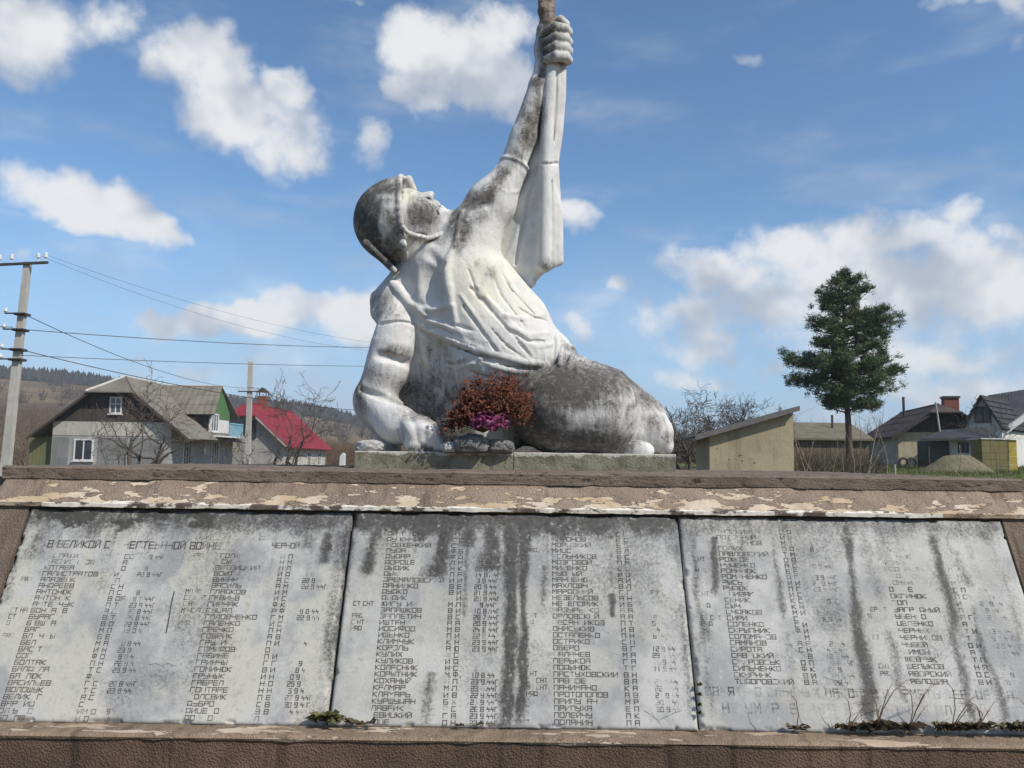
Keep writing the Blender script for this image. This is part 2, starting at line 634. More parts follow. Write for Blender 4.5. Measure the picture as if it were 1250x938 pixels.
# core behind the slabs, widening downwards at both ends
lower = bb - SL * 0.03
core = [(lower.y, lower.z), (bk.y + SL.y * 0.02, bk.z + SL.z * 0.02), (LEDGE_Y + 0.04, z_cope + 0.005), (BACK - 0.2, z_cope + 0.005), (BACK + 0.1, lower.z)]
extruded('core', core, -1.96, 1.98, M_PEBBLE, pedestal, 0.022, 0.004, 18, 3, taper=lambda z: (z_cope - z) * 0.42)
# sloping coping between slab heads and ledge
c0 = S_TOP + SL * 0.004 + SN * 0.012
cope = [(c0.y, c0.z), (c0.y - 0.004, c0.z + 0.014), (LEDGE_Y + 0.012, z_cope + 0.004), (LEDGE_Y + 0.08, z_cope + 0.004), (LEDGE_Y + 0.08, c0.z - 0.02), (bk.y + 0.02, c0.z - 0.015)]
extruded('coping', cope, at(6, 600, LEDGE_Y).x, at(1246, 610, LEDGE_Y).x, M_COPING, pedestal, 0.012, 0.0045, 16, 11, chip=0.006)
# ledge carrying the statue
ledge = [(LEDGE_Y, z_cope), (LEDGE_Y - 0.004, z_ledge - 0.006), (LEDGE_Y + 0.004, z_ledge), (BACK, z_ledge), (BACK, z_cope)]
extruded('ledge', ledge, at(3, 580, LEDGE_Y).x, at(1248, 586, LEDGE_Y).x, M_CRUMBLE, pedestal, 0.016, 0.005, 20, 23, chip=0.006)
# chipped lime edge along the slab heads
e0 = S_TOP + SL * 0.001 + SN * 0.016
lime = [(e0.y - 0.003, e0.z), (e0.y - 0.004, e0.z + 0.013), (e0.y + 0.010, e0.z + 0.020), (e0.y + 0.018, e0.z + 0.006)]
extruded('lime_edge', lime, XL + 0.05, XR - 0.22, M_LIME, pedestal, 0.007, 0.006, 22, 37)
# sill under the slabs and the base below it
sill_f = at(625, 904, 2.53)
sz = S_BOT.z - 0.006
sill = [(sill_f.y, sill_f.z - 0.012), (sill_f.y - 0.004, sill_f.z - 0.004), (sill_f.y + 0.006, sill_f.z + 0.003), (bb.y + 0.03, sz), (bb.y + 0.10, sz), (bb.y + 0.10, sill_f.z - 0.012)]
extruded('sill', sill, -2.75, 2.78, M_SILL, pedestal, 0.014, 0.004, 15, 41, chip=0.005)
base = [(sill_f.y + 0.012, -0.05), (sill_f.y + 0.005, sill_f.z - 0.010), (3.2, sill_f.z - 0.010), (BACK + 0.15, sill_f.z - 0.010), (BACK + 0.15, -0.05)]
extruded('base', base, -2.74, 2.77, M_BASE, pedestal, 0.025, 0.005, 16, 53)

# inclined brown faces beside the outer slabs, flush with the marble
for (xi_t, xi_b, xo_t, xo_b) in ((XL - .006, XL - .010, -1.93, -2.34), (XR + .006, XR + .010, 1.95, 2.36)):
    nu_, nv_ = 30, 46
    uu, vv = np.meshgrid(np.linspace(0, 1, nu_), np.linspace(-.012, 1.0, nv_), indexing='ij')
    xx = (xi_t + (xo_t - xi_t) * uu) * (1 - vv) + (xi_b + (xo_b - xi_b) * uu) * vv
    hh_ = (fbm(xx * 12, vv * 9, None, 4, 7) - .5) * .008 - .002
    pp = np.array(S_TOP)[None, None] - np.array(SL) * (SLEN * vv)[..., None] + np.array(SN) * hh_[..., None]
    V = np.stack([xx, pp[..., 1], pp[..., 2]], -1).reshape(-1, 3)
    Vb = V - np.array(SN) * .045
    i = np.arange(nu_ - 1)[:, None] * nv_; j = np.arange(nv_ - 1)[None, :]
    Q = np.stack([i + j, i + j + 1, i + nv_ + j + 1, i + nv_ + j], -1).reshape(-1, 4)
    ring = [a * nv_ for a in range(nu_)] + [(nu_ - 1) * nv_ + b for b in range(1, nv_)] + [a * nv_ + nv_ - 1 for a in range(nu_ - 2, -1, -1)] + [b for b in range(nv_ - 2, 0, -1)]
    n0 = len(V); r2 = np.roll(ring, -1); ix = np.arange(len(ring))
    Q = np.concatenate([Q, np.stack([ring, r2, n0 + np.roll(ix, -1), n0 + ix], -1)])
    me = np_mesh('flank', np.concatenate([V, Vb[ring]]), Q)
    bm = bmesh.new(); bm.from_mesh(me); bmesh.ops.recalc_face_normals(bm, faces=bm.faces[:]); bm.to_mesh(me); bm.free()
    link_mesh('flank', me, M_PEBBLE, pedestal, 38)

# ---- marble slabs
def marble():
    m, n = newmat('weathered_marble')
    st, li, ti = n.attr('stain'), n.attr('lichen'), n.attr('tint')
    veins = n.noise(4.0, 7, 0.62, n.mapping((1, 1, 1)))
    col = n.mix(n.ss(veins, 0.40, 0.60), (0.295, 0.298, 0.296), (0.465, 0.460, 0.438))
    col = n.mix(ti, col, (0.480, 0.465, 0.405))
    vein2 = n.noise(11.0, 8, 0.7)
    col = n.mix(n.ss(vein2, 0.52, 0.72, 0, 0.5), col, (0.225, 0.232, 0.242)) 
    fine = n.noise(95.0, 5, 0.7)
    vfine = n.noise(260.0, 3, 0.7)
    s = n.math('ADD', st, n.math('MULTIPLY', n.math('SUBTRACT', fine, 0.5), 1.5))
    s = n.math('ADD', s, n.math('MULTIPLY', n.math('SUBTRACT', vfine, 0.5), 0.9))
    col = n.mix(n.ss(s, 0.06, 0.95, 0, 0.92), col, (0.050, 0.047, 0.045))
    l = n.math('ADD', li, n.math('MULTIPLY', n.math('SUBTRACT', n.noise(70.0, 5, 0.75), 0.5), 1.5))
    col = n.mix(n.ss(l, 0.55, 0.75, 0, 0.9), col, (0.045, 0.043, 0.038))
    col = n.mix(n.ss(vfine, 0.55, 0.8, 0, 0.35), col, (0.20, 0.195, 0.18))
    mott = n.noise(34.0, 7, 0.72)
    col = n.mix(n.ss(mott, 0.52, 0.72, 0, 0.38), col, (0.175, 0.168, 0.152))
    col = n.mix(n.ss(n.noise(52.0, 6, 0.7), 0.56, 0.70, 0, 0.45), col, (0.56, 0.55, 0.52))
    n.bump(n.math('ADD', fine, n.math('MULTIPLY', st, 0.5)), 0.4, 0.003)
    n.finish(col, 0.62, 0.35)
    return m


M_MARBLE = marble()
W3 = (XR - XL - 2 * 0.009) / 3
# stains that run down the marble: (px, py) head -> (px, py) foot, half width in px, strength
STREAKS = [
    [(415, 640, 398, 880, 9, .50), (425, 640, 408, 880, 7, .75), (402, 650, 396, 690, 9, .7), (380, 640, 374, 672, 12, .4), (60, 625, 30, 690, 16, .45), (40, 625, 5, 740, 8, .5)],
    [(622, 636, 619, 895, 8.5, 1.05), (640, 640, 634, 895, 7, 1.0), (630, 640, 627, 720, 14, .55), (546, 632, 537, 708, 13, 1.0), (537, 690, 531, 706, 18, .8), (575, 630, 571, 672, 17, .8), (600, 636, 597, 700, 15, .95), (463, 636, 452, 705, 9, .75), (572, 660, 566, 760, 4, .55), (665, 690, 663, 745, 5, .5),
     (745, 725, 746, 755, 5, .9), (741, 660, 745, 725, 4, .5), (778, 640, 784, 800, 7, .28), (528, 820, 522, 890, 9, .55), (825, 640, 842, 890, 8, .45), (440, 640, 420, 760, 5, .35), (655, 630, 655, 655, 16, .5), (690, 632, 690, 660, 20, .3)],
    [(1036, 655, 1064, 895, 8, .95), (1028, 640, 1050, 740, 7, .75), (1040, 690, 1052, 770, 5, .8), (1082, 770, 1110, 860, 8, .55), (1055, 645, 1075, 740, 9, .4), (1144, 655, 1188, 895, 9, .85), (1168, 672, 1186, 720, 7, .5), (1188, 740, 1230, 890, 6, .62), (873, 655, 878, 730, 6, .75), (845, 650, 862, 800, 6, .55), (942, 645, 956, 760, 5, .5), (1005, 650, 1018, 700, 5, .5),
     (983, 650, 990, 760, 5, .25), (858, 760, 868, 880, 7, .4), (960, 770, 966, 880, 9, .25), (1225, 700, 1248, 800, 6, .3), (1075, 640, 1080, 690, 12, .3)],
]
TOPBAND = [0.74, 0.98, 0.52]
GAPS = [0.0, 0.009, 0.018]
slabs = []
SLAB_LABELS = ['marble slab mottled with black lichen along its head', 'marble slab with twin black streaks down its middle', 'marble slab with slanting dark runs and two closing lines of larger lettering']
for k in range(3):
    x0 = XL + k * W3 + GAPS[k]
    nu, nv = 260, 170
    u = np.linspace(0, 1, nu + 1)[:, None] * np.ones((1, nv + 1)); v = np.ones((nu + 1, 1)) * np.linspace(0, 1, nv + 1)[None, :]
    # slightly chipped outline
    eu = np.minimum(u, 1 - u) * W3; ev = np.minimum(v, 1 - v) * SLEN
    ee = np.minimum(eu, ev)
    ch = fbm(u * 23 + k * 7, v * 17, None, 4, 3 + k)
    drop = -0.006 * sstep(0.008 - ee, 0, 0.010) - 0.010 * sstep(ch, 0.58, 0.68) * sstep(0.016 - ee, 0, 0.012)
    drop = drop + (fbm(u * 9, v * 7, None, 4, 9 + k) - 0.5) * 0.0016
    lift = (0.0, 0.006, 0.001)[k]
    X = x0 + u * W3 + (v - 0.5) * 0.004 * (k - 1)
    B0 = np.array(S_TOP)[None, None, :] - np.array(SL)[None, None, :] * (SLEN * v)[..., None] + np.array(SN)[None, None, :] * (drop + lift)[..., None]
    V = np.stack([X, B0[..., 1], B0[..., 2]], -1).reshape(-1, 3)
    i = np.arange(nu)[:, None] * (nv + 1); j = np.arange(nv)[None, :]
    Q = np.stack([i + j, i + j + 1, i + nv + 2 + j, i + nv + 1 + j], -1).reshape(-1, 4)
    nfront = len(V)
    ring = [a * (nv + 1) for a in range(nu + 1)] + [nu * (nv + 1) + b for b in range(1, nv + 1)] + [a * (nv + 1) + nv for a in range(nu - 1, -1, -1)] + [b for b in range(nv - 1, 0, -1)]
    back = V[ring] - np.array(SN) * (SLAB_T + 0.012)
    V = np.concatenate([V, back])
    r2 = np.roll(ring, -1); idx = np.arange(len(ring)); idx2 = np.roll(idx, -1)
    Q = np.concatenate([Q, np.stack([ring, r2, nfront + idx2, nfront + idx], -1)])
    me = np_mesh('marble_slab', V, Q)
    bm = bmesh.new(); bm.from_mesh(me); bmesh.ops.recalc_face_normals(bm, faces=bm.faces[:])
    if bm.faces[0] is not None:
        bm.faces.ensure_lookup_table()
        if bm.faces[nu * nv // 2].normal.dot(SN) < 0:
            bmesh.ops.reverse_faces(bm, faces=bm.faces[:])
    bm.to_mesh(me); bm.free()
    # stains
    um, vm = X, v
    wob = (fbm(u * 14 + 3 * k, v * 5, None, 4, 21 + k) - 0.5)
    wob2 = fbm(u * 20 + 5 * k, v * 6, None, 5, 23 + k) - 0.5
    st = np.zeros_like(u)
    for (ax, ay, bx, by, w, s) in STREAKS[k]:
        xa, va = slab_hit(ax, ay); xb, vb = slab_hit(bx, by)
        t = (vm - va) / max(vb - va, 1e-3)
        xc = xa + (xb - xa) * t
        wd = w / F * 2.8 * (0.95 + 0.9 * wob2)
        g = np.exp(-np.abs((um - xc + wob * 0.045) / wd) ** 1.9) * (0.92 + 0.9 * wob2)
        st = np.maximum(st, 1.2 * s * g * sstep(t, -0.06, 0.05) * (1 - sstep(t, 0.86, 1.06)))
    tb = TOPBAND[k] * (1 - sstep(v + wob * 0.14, 0.05, 0.17))
    st = np.maximum(st, tb * (0.62 + 0.75 * fbm(u * 30, v * 12, None, 4, 31 + k)))
    hang = fbm(u * 26 + k, np.zeros_like(v), None, 3, 57 + k)
    st = np.maximum(st, 0.42 * sstep(hang, 0.55, 0.72) * (1 - sstep(v, 0.08, 0.45)))
    drip = fbm(u * 60 + 9 * k, v * 1.6, None, 4, 61 + k)
    st = st + 0.16 * sstep(drip, 0.50, 0.75) * (1 - 0.5 * v)
    st = np.maximum(st, 0.42 * sstep(fbm(u * 5, v * 3, None, 5, 71 + k), 0.48, 0.78))
    li = np.zeros_like(u)
    if k == 0:
        li = 0.86 * sstep(0.15 - v + wob * 0.12, 0, 0.06) * sstep(0.80 - u, 0, 0.30) * sstep(fbm(u * 13, v * 10, None, 4, 5), 0.38, 0.58)
        xc, vc = slab_hit(400, 668)
        li = np.maximum(li, 0.85 * np.exp(-((um - xc) / 0.03) ** 2 - ((v - vc) / 0.06) ** 2))
    else:
        li = 0.62 * sstep(st, 0.40, 0.9)
    ti = (0.85, 0.5, 0.45)[k] * sstep(fbm(u * 7 + 11 * k, v * 4, None, 5, 91 + k), 0.46, 0.60)
    pad = np.zeros(len(ring))
    set_attr(me, 'stain', np.concatenate([st.ravel(), pad + 0.5]))
    set_attr(me, 'lichen', np.concatenate([li.ravel(), pad]))
    set_attr(me, 'tint', np.concatenate([ti.ravel(), pad]))
    o = link_mesh('marble_slab', me, M_MARBLE, pedestal, True)
    o['label'] = SLAB_LABELS[k]
    slabs.append(o)

# ---- lettering: a square stroke alphabet like the one cut into the marble
GLYPH = {
    'А': '00 06 46 40|03 43', 'Б': '46 06 00 40 43 03', 'В': '00 06 46 40 00|03 43', 'Г': '00 06 46', 'Д': '01 06 46 41 01|00 01|40 41', 'Е': '46 06 00 40|03 43',
    'Ж': '00 46|06 40|20 26', 'З': '06 46 40 00|13 43', 'И': '06 00 46 40', 'Й': '06 00 46 40|17 37', 'К': '00 06|46 03 40', 'Л': '00 16 46 40', 'М': '00 06 23 46 40',
    'Н': '00 06|40 46|03 43', 'О': '00 06 46 40 00', 'П': '00 06 46 40', 'Р': '00 06 46 43 03', 'С': '46 06 00 40', 'Т': '06 46|20 26', 'У': '06 03 43|46 40 00',
    'Ф': '02 06 46 42 02|20 27', 'Х': '00 46|06 40', 'Ц': '06 00 40 46', 'Ч': '06 03 43|46 40', 'Ш': '06 00 40 46|20 26', 'Щ': '06 00 40 46|20 26', 'Ы': '06 00 20 23 03|40 46',
    'Ь': '06 00 40 43 03', 'Э': '06 46 40 00|13 43', 'Ю': '00 06|03 13|13 16 46 40 10 13', 'Я': '40 46 06 03 43|23 00', 'г': '00 06 36', '-': '13 33', '.': '20 21', '"': '14 16|34 36',
    '0': '00 06 46 40 00', '1': '20 26', '2': '06 46 43 03 00 40', '3': '06 46 40 00|13 43', '4': '16 03 43|34 30', '5': '46 06 03 43 40 00', '7': '06 46 10', '8': '00 06 46 40 00|03 43', '9': '43 03 06 46 40 00', '6': '46 06 00 40 43 03',
}


class Lettering:
    def __init__(self, seed):
        self.v, self.f, self.a = [], [], []
        self.r = random.Random(seed)

    def char(self, ch, x, v, cap, k, fade, wide=0.62):
        if ch not in GLYPH: return
        us = cap * wide / 4; vs = cap / 6
        hw = cap * 0.090
        h = (0.0, 0.006, 0.001)[k] + 0.0014
        for poly in GLYPH[ch].split('|'):
            pts = [(float(p[0]) * us, float(p[1]) * vs) for p in poly.split()]
            for (a, b) in zip(pts, pts[1:]):
                if self.r.random() < 0.008 + 0.05 * fade: continue
                d = np.array(b) - np.array(a); ln = np.linalg.norm(d); d /= ln
                q = np.array([-d[1], d[0]]) * hw
                a2, b2 = np.array(a) - d * hw * 0.8, np.array(b) + d * hw * 0.8
                i = len(self.v)
                for w in (a2 - q, b2 - q, b2 + q, a2 + q):
                    self.v.append(tuple(on_slab(x + w[0], v - w[1] / SLEN, h)))
                    self.a.append(fade)
                self.f.append((i, i + 1, i + 2, i + 3))

    def text(self, s, x, v, cap, k, fade=0.3, adv=1.10, wide=0.78, jitter=0.20):
        for ch in s:
            fd = min(1, max(0, fade + self.r.uniform(-jitter, jitter) + (0.45 if self.r.random() < 0.06 else 0)))
            self.char(ch, x, v, cap, k, fd, wide)
            x += cap * (adv if ch not in '. ' else adv * 0.55)


def ink():
    m, n = newmat('worn_engraving')
    f = n.attr('fade')
    a = n.noise(120.0, 4, 0.7)
    vis = n.ss(n.math('SUBTRACT', n.math('ADD', n.math('MULTIPLY', a, 0.9), 0.42), f), 0.02, 0.60, 0.05, 0.80)
    n.finish((0.095, 0.083, 0.070), 0.9, 0.1)
    tr = n.N.new('ShaderNodeBsdfTransparent'); mx = n.N.new('ShaderNodeMixShader')
    n.L.new(vis, mx.inputs[0]); n.L.new(tr.outputs[0], mx.inputs[1]); n.L.new(n.bsdf.outputs[0], mx.inputs[2])
    n.L.new(mx.outputs[0], n.out.inputs['Surface'])
    return m


M_INK = ink()
ROWS = {
    (0, 0): '  |  СЛАЖИ|  СС| 2 9 44г;  |  АБ ИГ И ОВ|  А|;|КАТАЕВ|  О|   9;|ГАЛИСТРАТОВ|И.|22 9 44г;РЯД|АЛАЗЕНК| П|;|АНДРЕЕВ|С Н|;|АНТОНЮК|П С|  8;|АНТОНЮК|В ДЕ| 9 7 44г;|АРТЕМЧУК|П Т|23 9 44г;СТ НА|БОНДА  В|А.С|22 8 44г;СТ|БУРАГ З|В Т|25 8 44г;О|Б ВШ  А|В.О|22 9 44г;|БАГ|М П|12 8 44;РЯД|БЛ  Ч  Ы|Б Е|;"|БЕЛ|М А| 0 8 44;"|БАС Т|И Н|23 8;"|БОГ|Ф О| 9 8 4;"|БОЛТАК|П Н|22 9 4;"|БАЛДАЛА|Т С|23 9 44;|БАРЛЮК|Ф.|;|ВАСИЛЬЕВ|Г С|20 8 44г;|ВОЛОЩУК|Т С|23 9 44;|ВЕЛИК  Г|А.С|;|ВАР  ИЦ|С|;|ВЛ Ь   С|ИМ О|  9;|БО  ОВ|И О|   4',
    (0, 1): 'РЯД| ГОЛЫЙ|И П|;"|ВСЫ|Н М|;|ВИТВИЦКИЙ|Л Л|  8;|ВОИТ|И Д| 1 8;"|ВИНАР|А С|22 9;|ВАСИЛЬ|А М|22 9 44г;МЛ А|ГЛАДКОВ|И М|;СТ С НТ|ГАВИЕВ|И С|;С НТ|ГИРЧАК|Ф К|;МЛ С-Т|ГУЦАЛ|Р Ф| 9 8 44;|ГОЛОВЧЕНКО|Г М|22 9 44;РЯД|ГАЛЕНКО|И С|;"|ГРЕЧКО|П Н|;|ГОБРИК|А В|;|ГРУНИК|П И|     4;|ГАМИДОВ|О|;|ГАБИНЕ|П И|;|ГРИНЧЫ|Г Г|    9;|ГОМИНЮК|В И|   8 4;|ГРУНЫК|И Н| 0 9;|ГАБРЕЛ|Н О|25 9;|ГОНТАРЕ|Н Н| 6 9 4;|ГОЛОВИК|П Е|27 9 44г;|ДЬБРО|С В|30 9 4 г;|ДИЦЕ  О|В В|   4 44;|ДО    О|Л|',
    (1, 0): '|ДИ ТИ СК|Н|;|ДУ КНЧИЧ|Г С|;|ДОВЖЕНКИЙ|С Д|;|ЛУДА|Ф Б|;|ДУДАР|Ф.Д|;|ДОРОШЕ|Л М|  9 44;|ДЫДИК|Н К|22 9.44г;|ДЫК|П А|14 8.44г;|ДРЕМАЛОВСКИЙ|И И| 3.9.44г;|ДАНИЛКО|В.Е|20 9.44г;|ДУДКО|В И|21.9.44;|ДЫДИК|И И|20 9.44г;СТ СНТ|ЖИГУЛИН|М.П|   9.44г;|ЗАПАШКОВ|В И|10 8.44г;РЯД|ЗАПЛЕТИЧ|В С|28 7.44г;С НТ|ИШТАН|А А|20 9 44г;РЯД|ИОСИФОВ|М В|24 8 44г;|ИЩЕНКО|П И|22 8 44;"|КЛИМЧУК|К Н|23 9 44г;|КОРОЛЬ|А Ю|23 9 44г;|КУЛИХ|А С|;|КУЛИКОВ|И Д|;|КОЛЕСНИК|А С|;|КОРЫТНИК|М Ф.|10 8 44;|КОХАНЫЙ|И П|23 9 44г;|КАЛМАР|М.П|23 8.44г;|КЛАМАРЬ|И В|22 9.44г;|КУРШУДАН|Б Х|21 9 44г;|ЛАВРИК|Ф С|28 8 44г;| ЕВИЦКИЙ|Г А|23 9 44г;| ЮЦЕ|О Н|23 9 44г',
    (1, 1): '|МИ Н  Л|С Д|;АТ|МИРОНОВ|Е С|;|МОРОЗКИЙ|Е С|   .;РЯД.|МИЦС|Е Л|;|МЕЛЬНИКОВ|Е С|;|МОЗГОВОЙ|П М|;|МИЦЕНКО|Е Ц|;|МУДРЫЙ|И Ц|;|МАРЦЕНЮ|А И|;|МАХЛОВЧ|В Л|;|МАРДОНИЙ|Г Г| 2 7;"|НЕЗЕЛЬСОВ|А Н|;|НЕЧЕПОРИК|И Б|;|НАЗУРЕНКО|А А|;СНТ|ОРЛОВСКИЙ|А А|  9 .;  Д|ОВСЯННИКОВ|П Т| 5   4;"|ОНИСЬКИВ|И В|   4;"|ОСТАПЕНКО|П Н| 6  4;"|ОСТРИКОВ|С И|;"|ОБЕРО|В Г|12 9 44;"|ПАЛАЧЕВ|М А|29 8 44;"|ПЕРЬКОВ|Г А|16 9 44;"|ПОДЫНЮК|Т Г|11 9 44;СНТ|ПАСТУХОВСКИЙ|В Н|;СТ СНТ|ПАВЛОВ|В А|23 9 44;МЛ СНТ|ПАЧИМАНО|К А|22 8 44;РЯД|ПРОТОПОПОВ|А В|21 9 44;"|ПРИПУХАЧ|М Р|30 9 44;"|ПРИПУХА|Е П|30 9 44;"|ПОЛЕЙЧУ|П К|;"|ПОЛЯНИН|П А|',
    (2, 0): '|ТУПИКИН|С Д|;|ПОТОРНЫЙ|И В|;|ПУСТАРНОВ|М Т|20 9 44г;|ПОЛЫХ|О Д|  8 44г;|ПАВЛОВСКИЙ|Т М|;СНТ|РОЖКОВ|О В|;|РУДЕНКО|А С|20 9 44;РЯД|РОМАНЮК|Е Е|;|РОМАНЕНКО|Д Г|23 9 44г;|РЫСЬ|И И|21 8 44г;|РУДЮК|П Г|23 9 44г;СНТ|СПИВАК|И С|;|СЕНИК|К С| 18 9  С;РЯД|СЫЧ|К Н|  8;|СУДАКОВ|М И|23 9 44;СТ СНТ|СИРИ|С Д|22 9 44;РЯД|СОЛЕНКО|С И|;|СКРЫПНИК|Ф И|;|СОЛОМАНОВ|И М|;|САМАРОВ|А Р| 12 9 44г;|СИРОТА|С Н| 4 8 4;|САВИЦКИЙ|Г В|12 9 44;|СМИРОВСЬК|О П|  9 8 44г;|СИПЬЧЕНКО|Ф К|21 9 44;|СКУРНАК|В И| 19 9 44;.|ТОДОРОВСКИЙ|В А|  28 44',
    (2, 1): '|УЛАНОВСКИЙ|С П|23 9 44;|ТЕМЧУКОВ|С А|;|ТИМОШЕНКО|И С|;|ТОКАРЕВ|П Б|;|ТКАЧУК|А О|  8;|ФОМИН|П С|;|ФЕДОРКА|Л А|10 44;|ФЕДОРЮК|П А|   44;|ФОМЕН|И Г|  12;|О     Е|С П| 9 4;|ОКСИНЮК|П С|19.14;|ТОП Ш|И|28 9 14;СЕРЖ Т|ЗАГРОДНЫЙ|П Г|48 44г;ЯД|УБЕНКО|А Г|22 9 44;|ЦЕЛЕНКО|А|;|ЧЕРНЫХ|Т И|13 9 44г;СТ|ЧЕРНИКОВ|Т Р| 9 9 44г;|ЧУБЕЙ|О И|22 9 44г;|ШИМОН|А С| 7 12 44г;|ШЕВЧУК|Т П|;СНТ|ЩЕПЫКОВ|Н Я|12 7;РЯД|ЯВОРСКИЙ|О С|27 8;|ЯБЛОШИН|В И|28 7 44',
}
# columns (px at a row): rank, name, initials, date
COLS = {(0, 0): (702, (28, 52, 140, 168)), (0, 1): (700, (232, 262, 340, 371)), (1, 0): (740, (432, 466, 548, 579)), (1, 1): (740, (643, 675, 757, 792)),
        (2, 0): (700, (850, 881, 960, 990)), (2, 1): (790, (1068, 1102, 1183, 1212))}
YR = {0: (676, 874), 1: (650, 879), 2: (647, 829)}
BASEFADE = {(0, 0): 0.28, (0, 1): 0.25, (1, 0): 0.16, (1, 1): 0.27, (2, 0): 0.34, (2, 1): 0.38}
for k in range(3):
    lt = Lettering(40 + k)
    for b in (0, 1):
        rows = ROWS[(k, b)].split(';')
        yrow, cols = COLS[(k, b)]
        xs = [slab_hit(c, yrow)[0] for c in cols]
        pxm = cols[1]
        v0, v1 = slab_hit(pxm, YR[k][0])[1], slab_hit(pxm, YR[k][1])[1]
        if (k, b) == (2, 1): v1 = v1 - 0.0
        n = len(rows)
        cap = 0.0140
        for r, row in enumerate(rows):
            t = r / (n - 1)
            v = v0 + (v1 - v0) * t + cap / SLEN
            worn = BASEFADE[(k, b)]
            if r < 3: worn += 0.18
            if (k, b) == (2, 1) and r < 9: worn += 0.38
            if r >= n - 2 and k == 0: worn += 0.12
            cells = row.split('|') + ['', '', '']
            for c in range(4):
                extra = (0.24, 0.0, 0.0, 0.04 if k == 1 and b == 0 else (0.30 if k else 0.12))[c]
                lt.text(cells[c], xs[c], v, cap, k, worn + extra, (0.92, 1.27, 1.25, 0.92)[c], (0.64, 0.92, 0.90, 0.62)[c])
    if k == 0:
        for (px, py, s, cap, fd) in ((90, 656, 'ИМЕНА ЛЕЖИТ В МОГИЛЕ ВОИНОВ ПОГИБШИХ', 0.024, 0.84), (58, 668, 'В ВЕЛИКОЙ ОТЕЧЕСТВЕННОЙ ВОЙНЕ', 0.024, 0.46), (332, 669, 'ЧЕРНОЙ', 0.018, 0.55)):
            x, v = slab_hit(px, py)
            lt.text(s, x, v, cap, k, fd, 0.93, 0.66, 0.16)
    if k == 2:
        for (px, py, s, cap, fd) in ((862, 849, 'ПАМЯТЬ О СЛАВНЫХ НАРОДОМ И ПАМЯТЬ СЕРДЦЕ З НИМИ', 0.025, 0.70), (866, 870, 'И НЕ УМИРАЕТ НЕТ В ВЕКАХ ПОКОЛЕНИЙ СКОРБЬ', 0.029, 0.82)):
            x, v = slab_hit(px, py)
            lt.text(s, x, v, cap, k, fd, 1.0, 0.62, 0.2)
    me = bpy.data.meshes.new('lettering')
    me.from_pydata(lt.v, [], lt.f); me.update()
    set_attr(me, 'fade', lt.a)
    o = link_mesh('lettering', me, M_INK, slabs[k])
    o['label'] = 'rows of worn engraved names, initials and dates'
# the engraved dividing stroke and cracks of the first and second slab
def crack(px_pts, k, w, name='crack', fd=0.55):
    m = MB(); h = (0.0, 0.006, 0.001)[k] + 0.0013
    pts = [slab_hit(*p) for p in px_pts]
    for (a, b) in zip(pts, pts[1:]):
        d = Vector((b[0] - a[0], (b[1] - a[1]) * SLEN)); d.normalize(); q = Vector((-d.y, d.x)) * w
        m.poly([on_slab(a[0] - q.x, a[1] - q.y / SLEN, h), on_slab(b[0] - q.x, b[1] - q.y / SLEN, h), on_slab(b[0] + q.x, b[1] + q.y / SLEN, h), on_slab(a[0] + q.x, a[1] + q.y / SLEN, h)])
    me = m.mesh(name)
    set_attr(me, 'fade', [fd] * len(m.v))
    link_mesh(name, me, M_INK, slabs[k])


crack([(213, 722), (209, 738), (207, 752), (203, 773)], 0, 0.0022, 'dividing_stroke', 0.15)
crack([(182, 812), (190, 810), (197, 813), (205, 810), (214, 813)], 0, 0.0011)
crack([(785, 868), (793, 872), (803, 880), (812, 876), (822, 871), (832, 868)], 1, 0.0009)
crack([(803, 880), (808, 888)], 1, 0.0008)
crack([(1005, 826), (1022, 832), (1040, 845)], 2, 0.0007)
# ================================================================== the statue
Y0 = 4.10                                  # distance of the figure's middle plane
PX = Y0 / F                                # one photograph pixel at that distance, in metres


def P(px, py, dy=0.0):
    return np.array(at(px, py, Y0 + dy * PX))


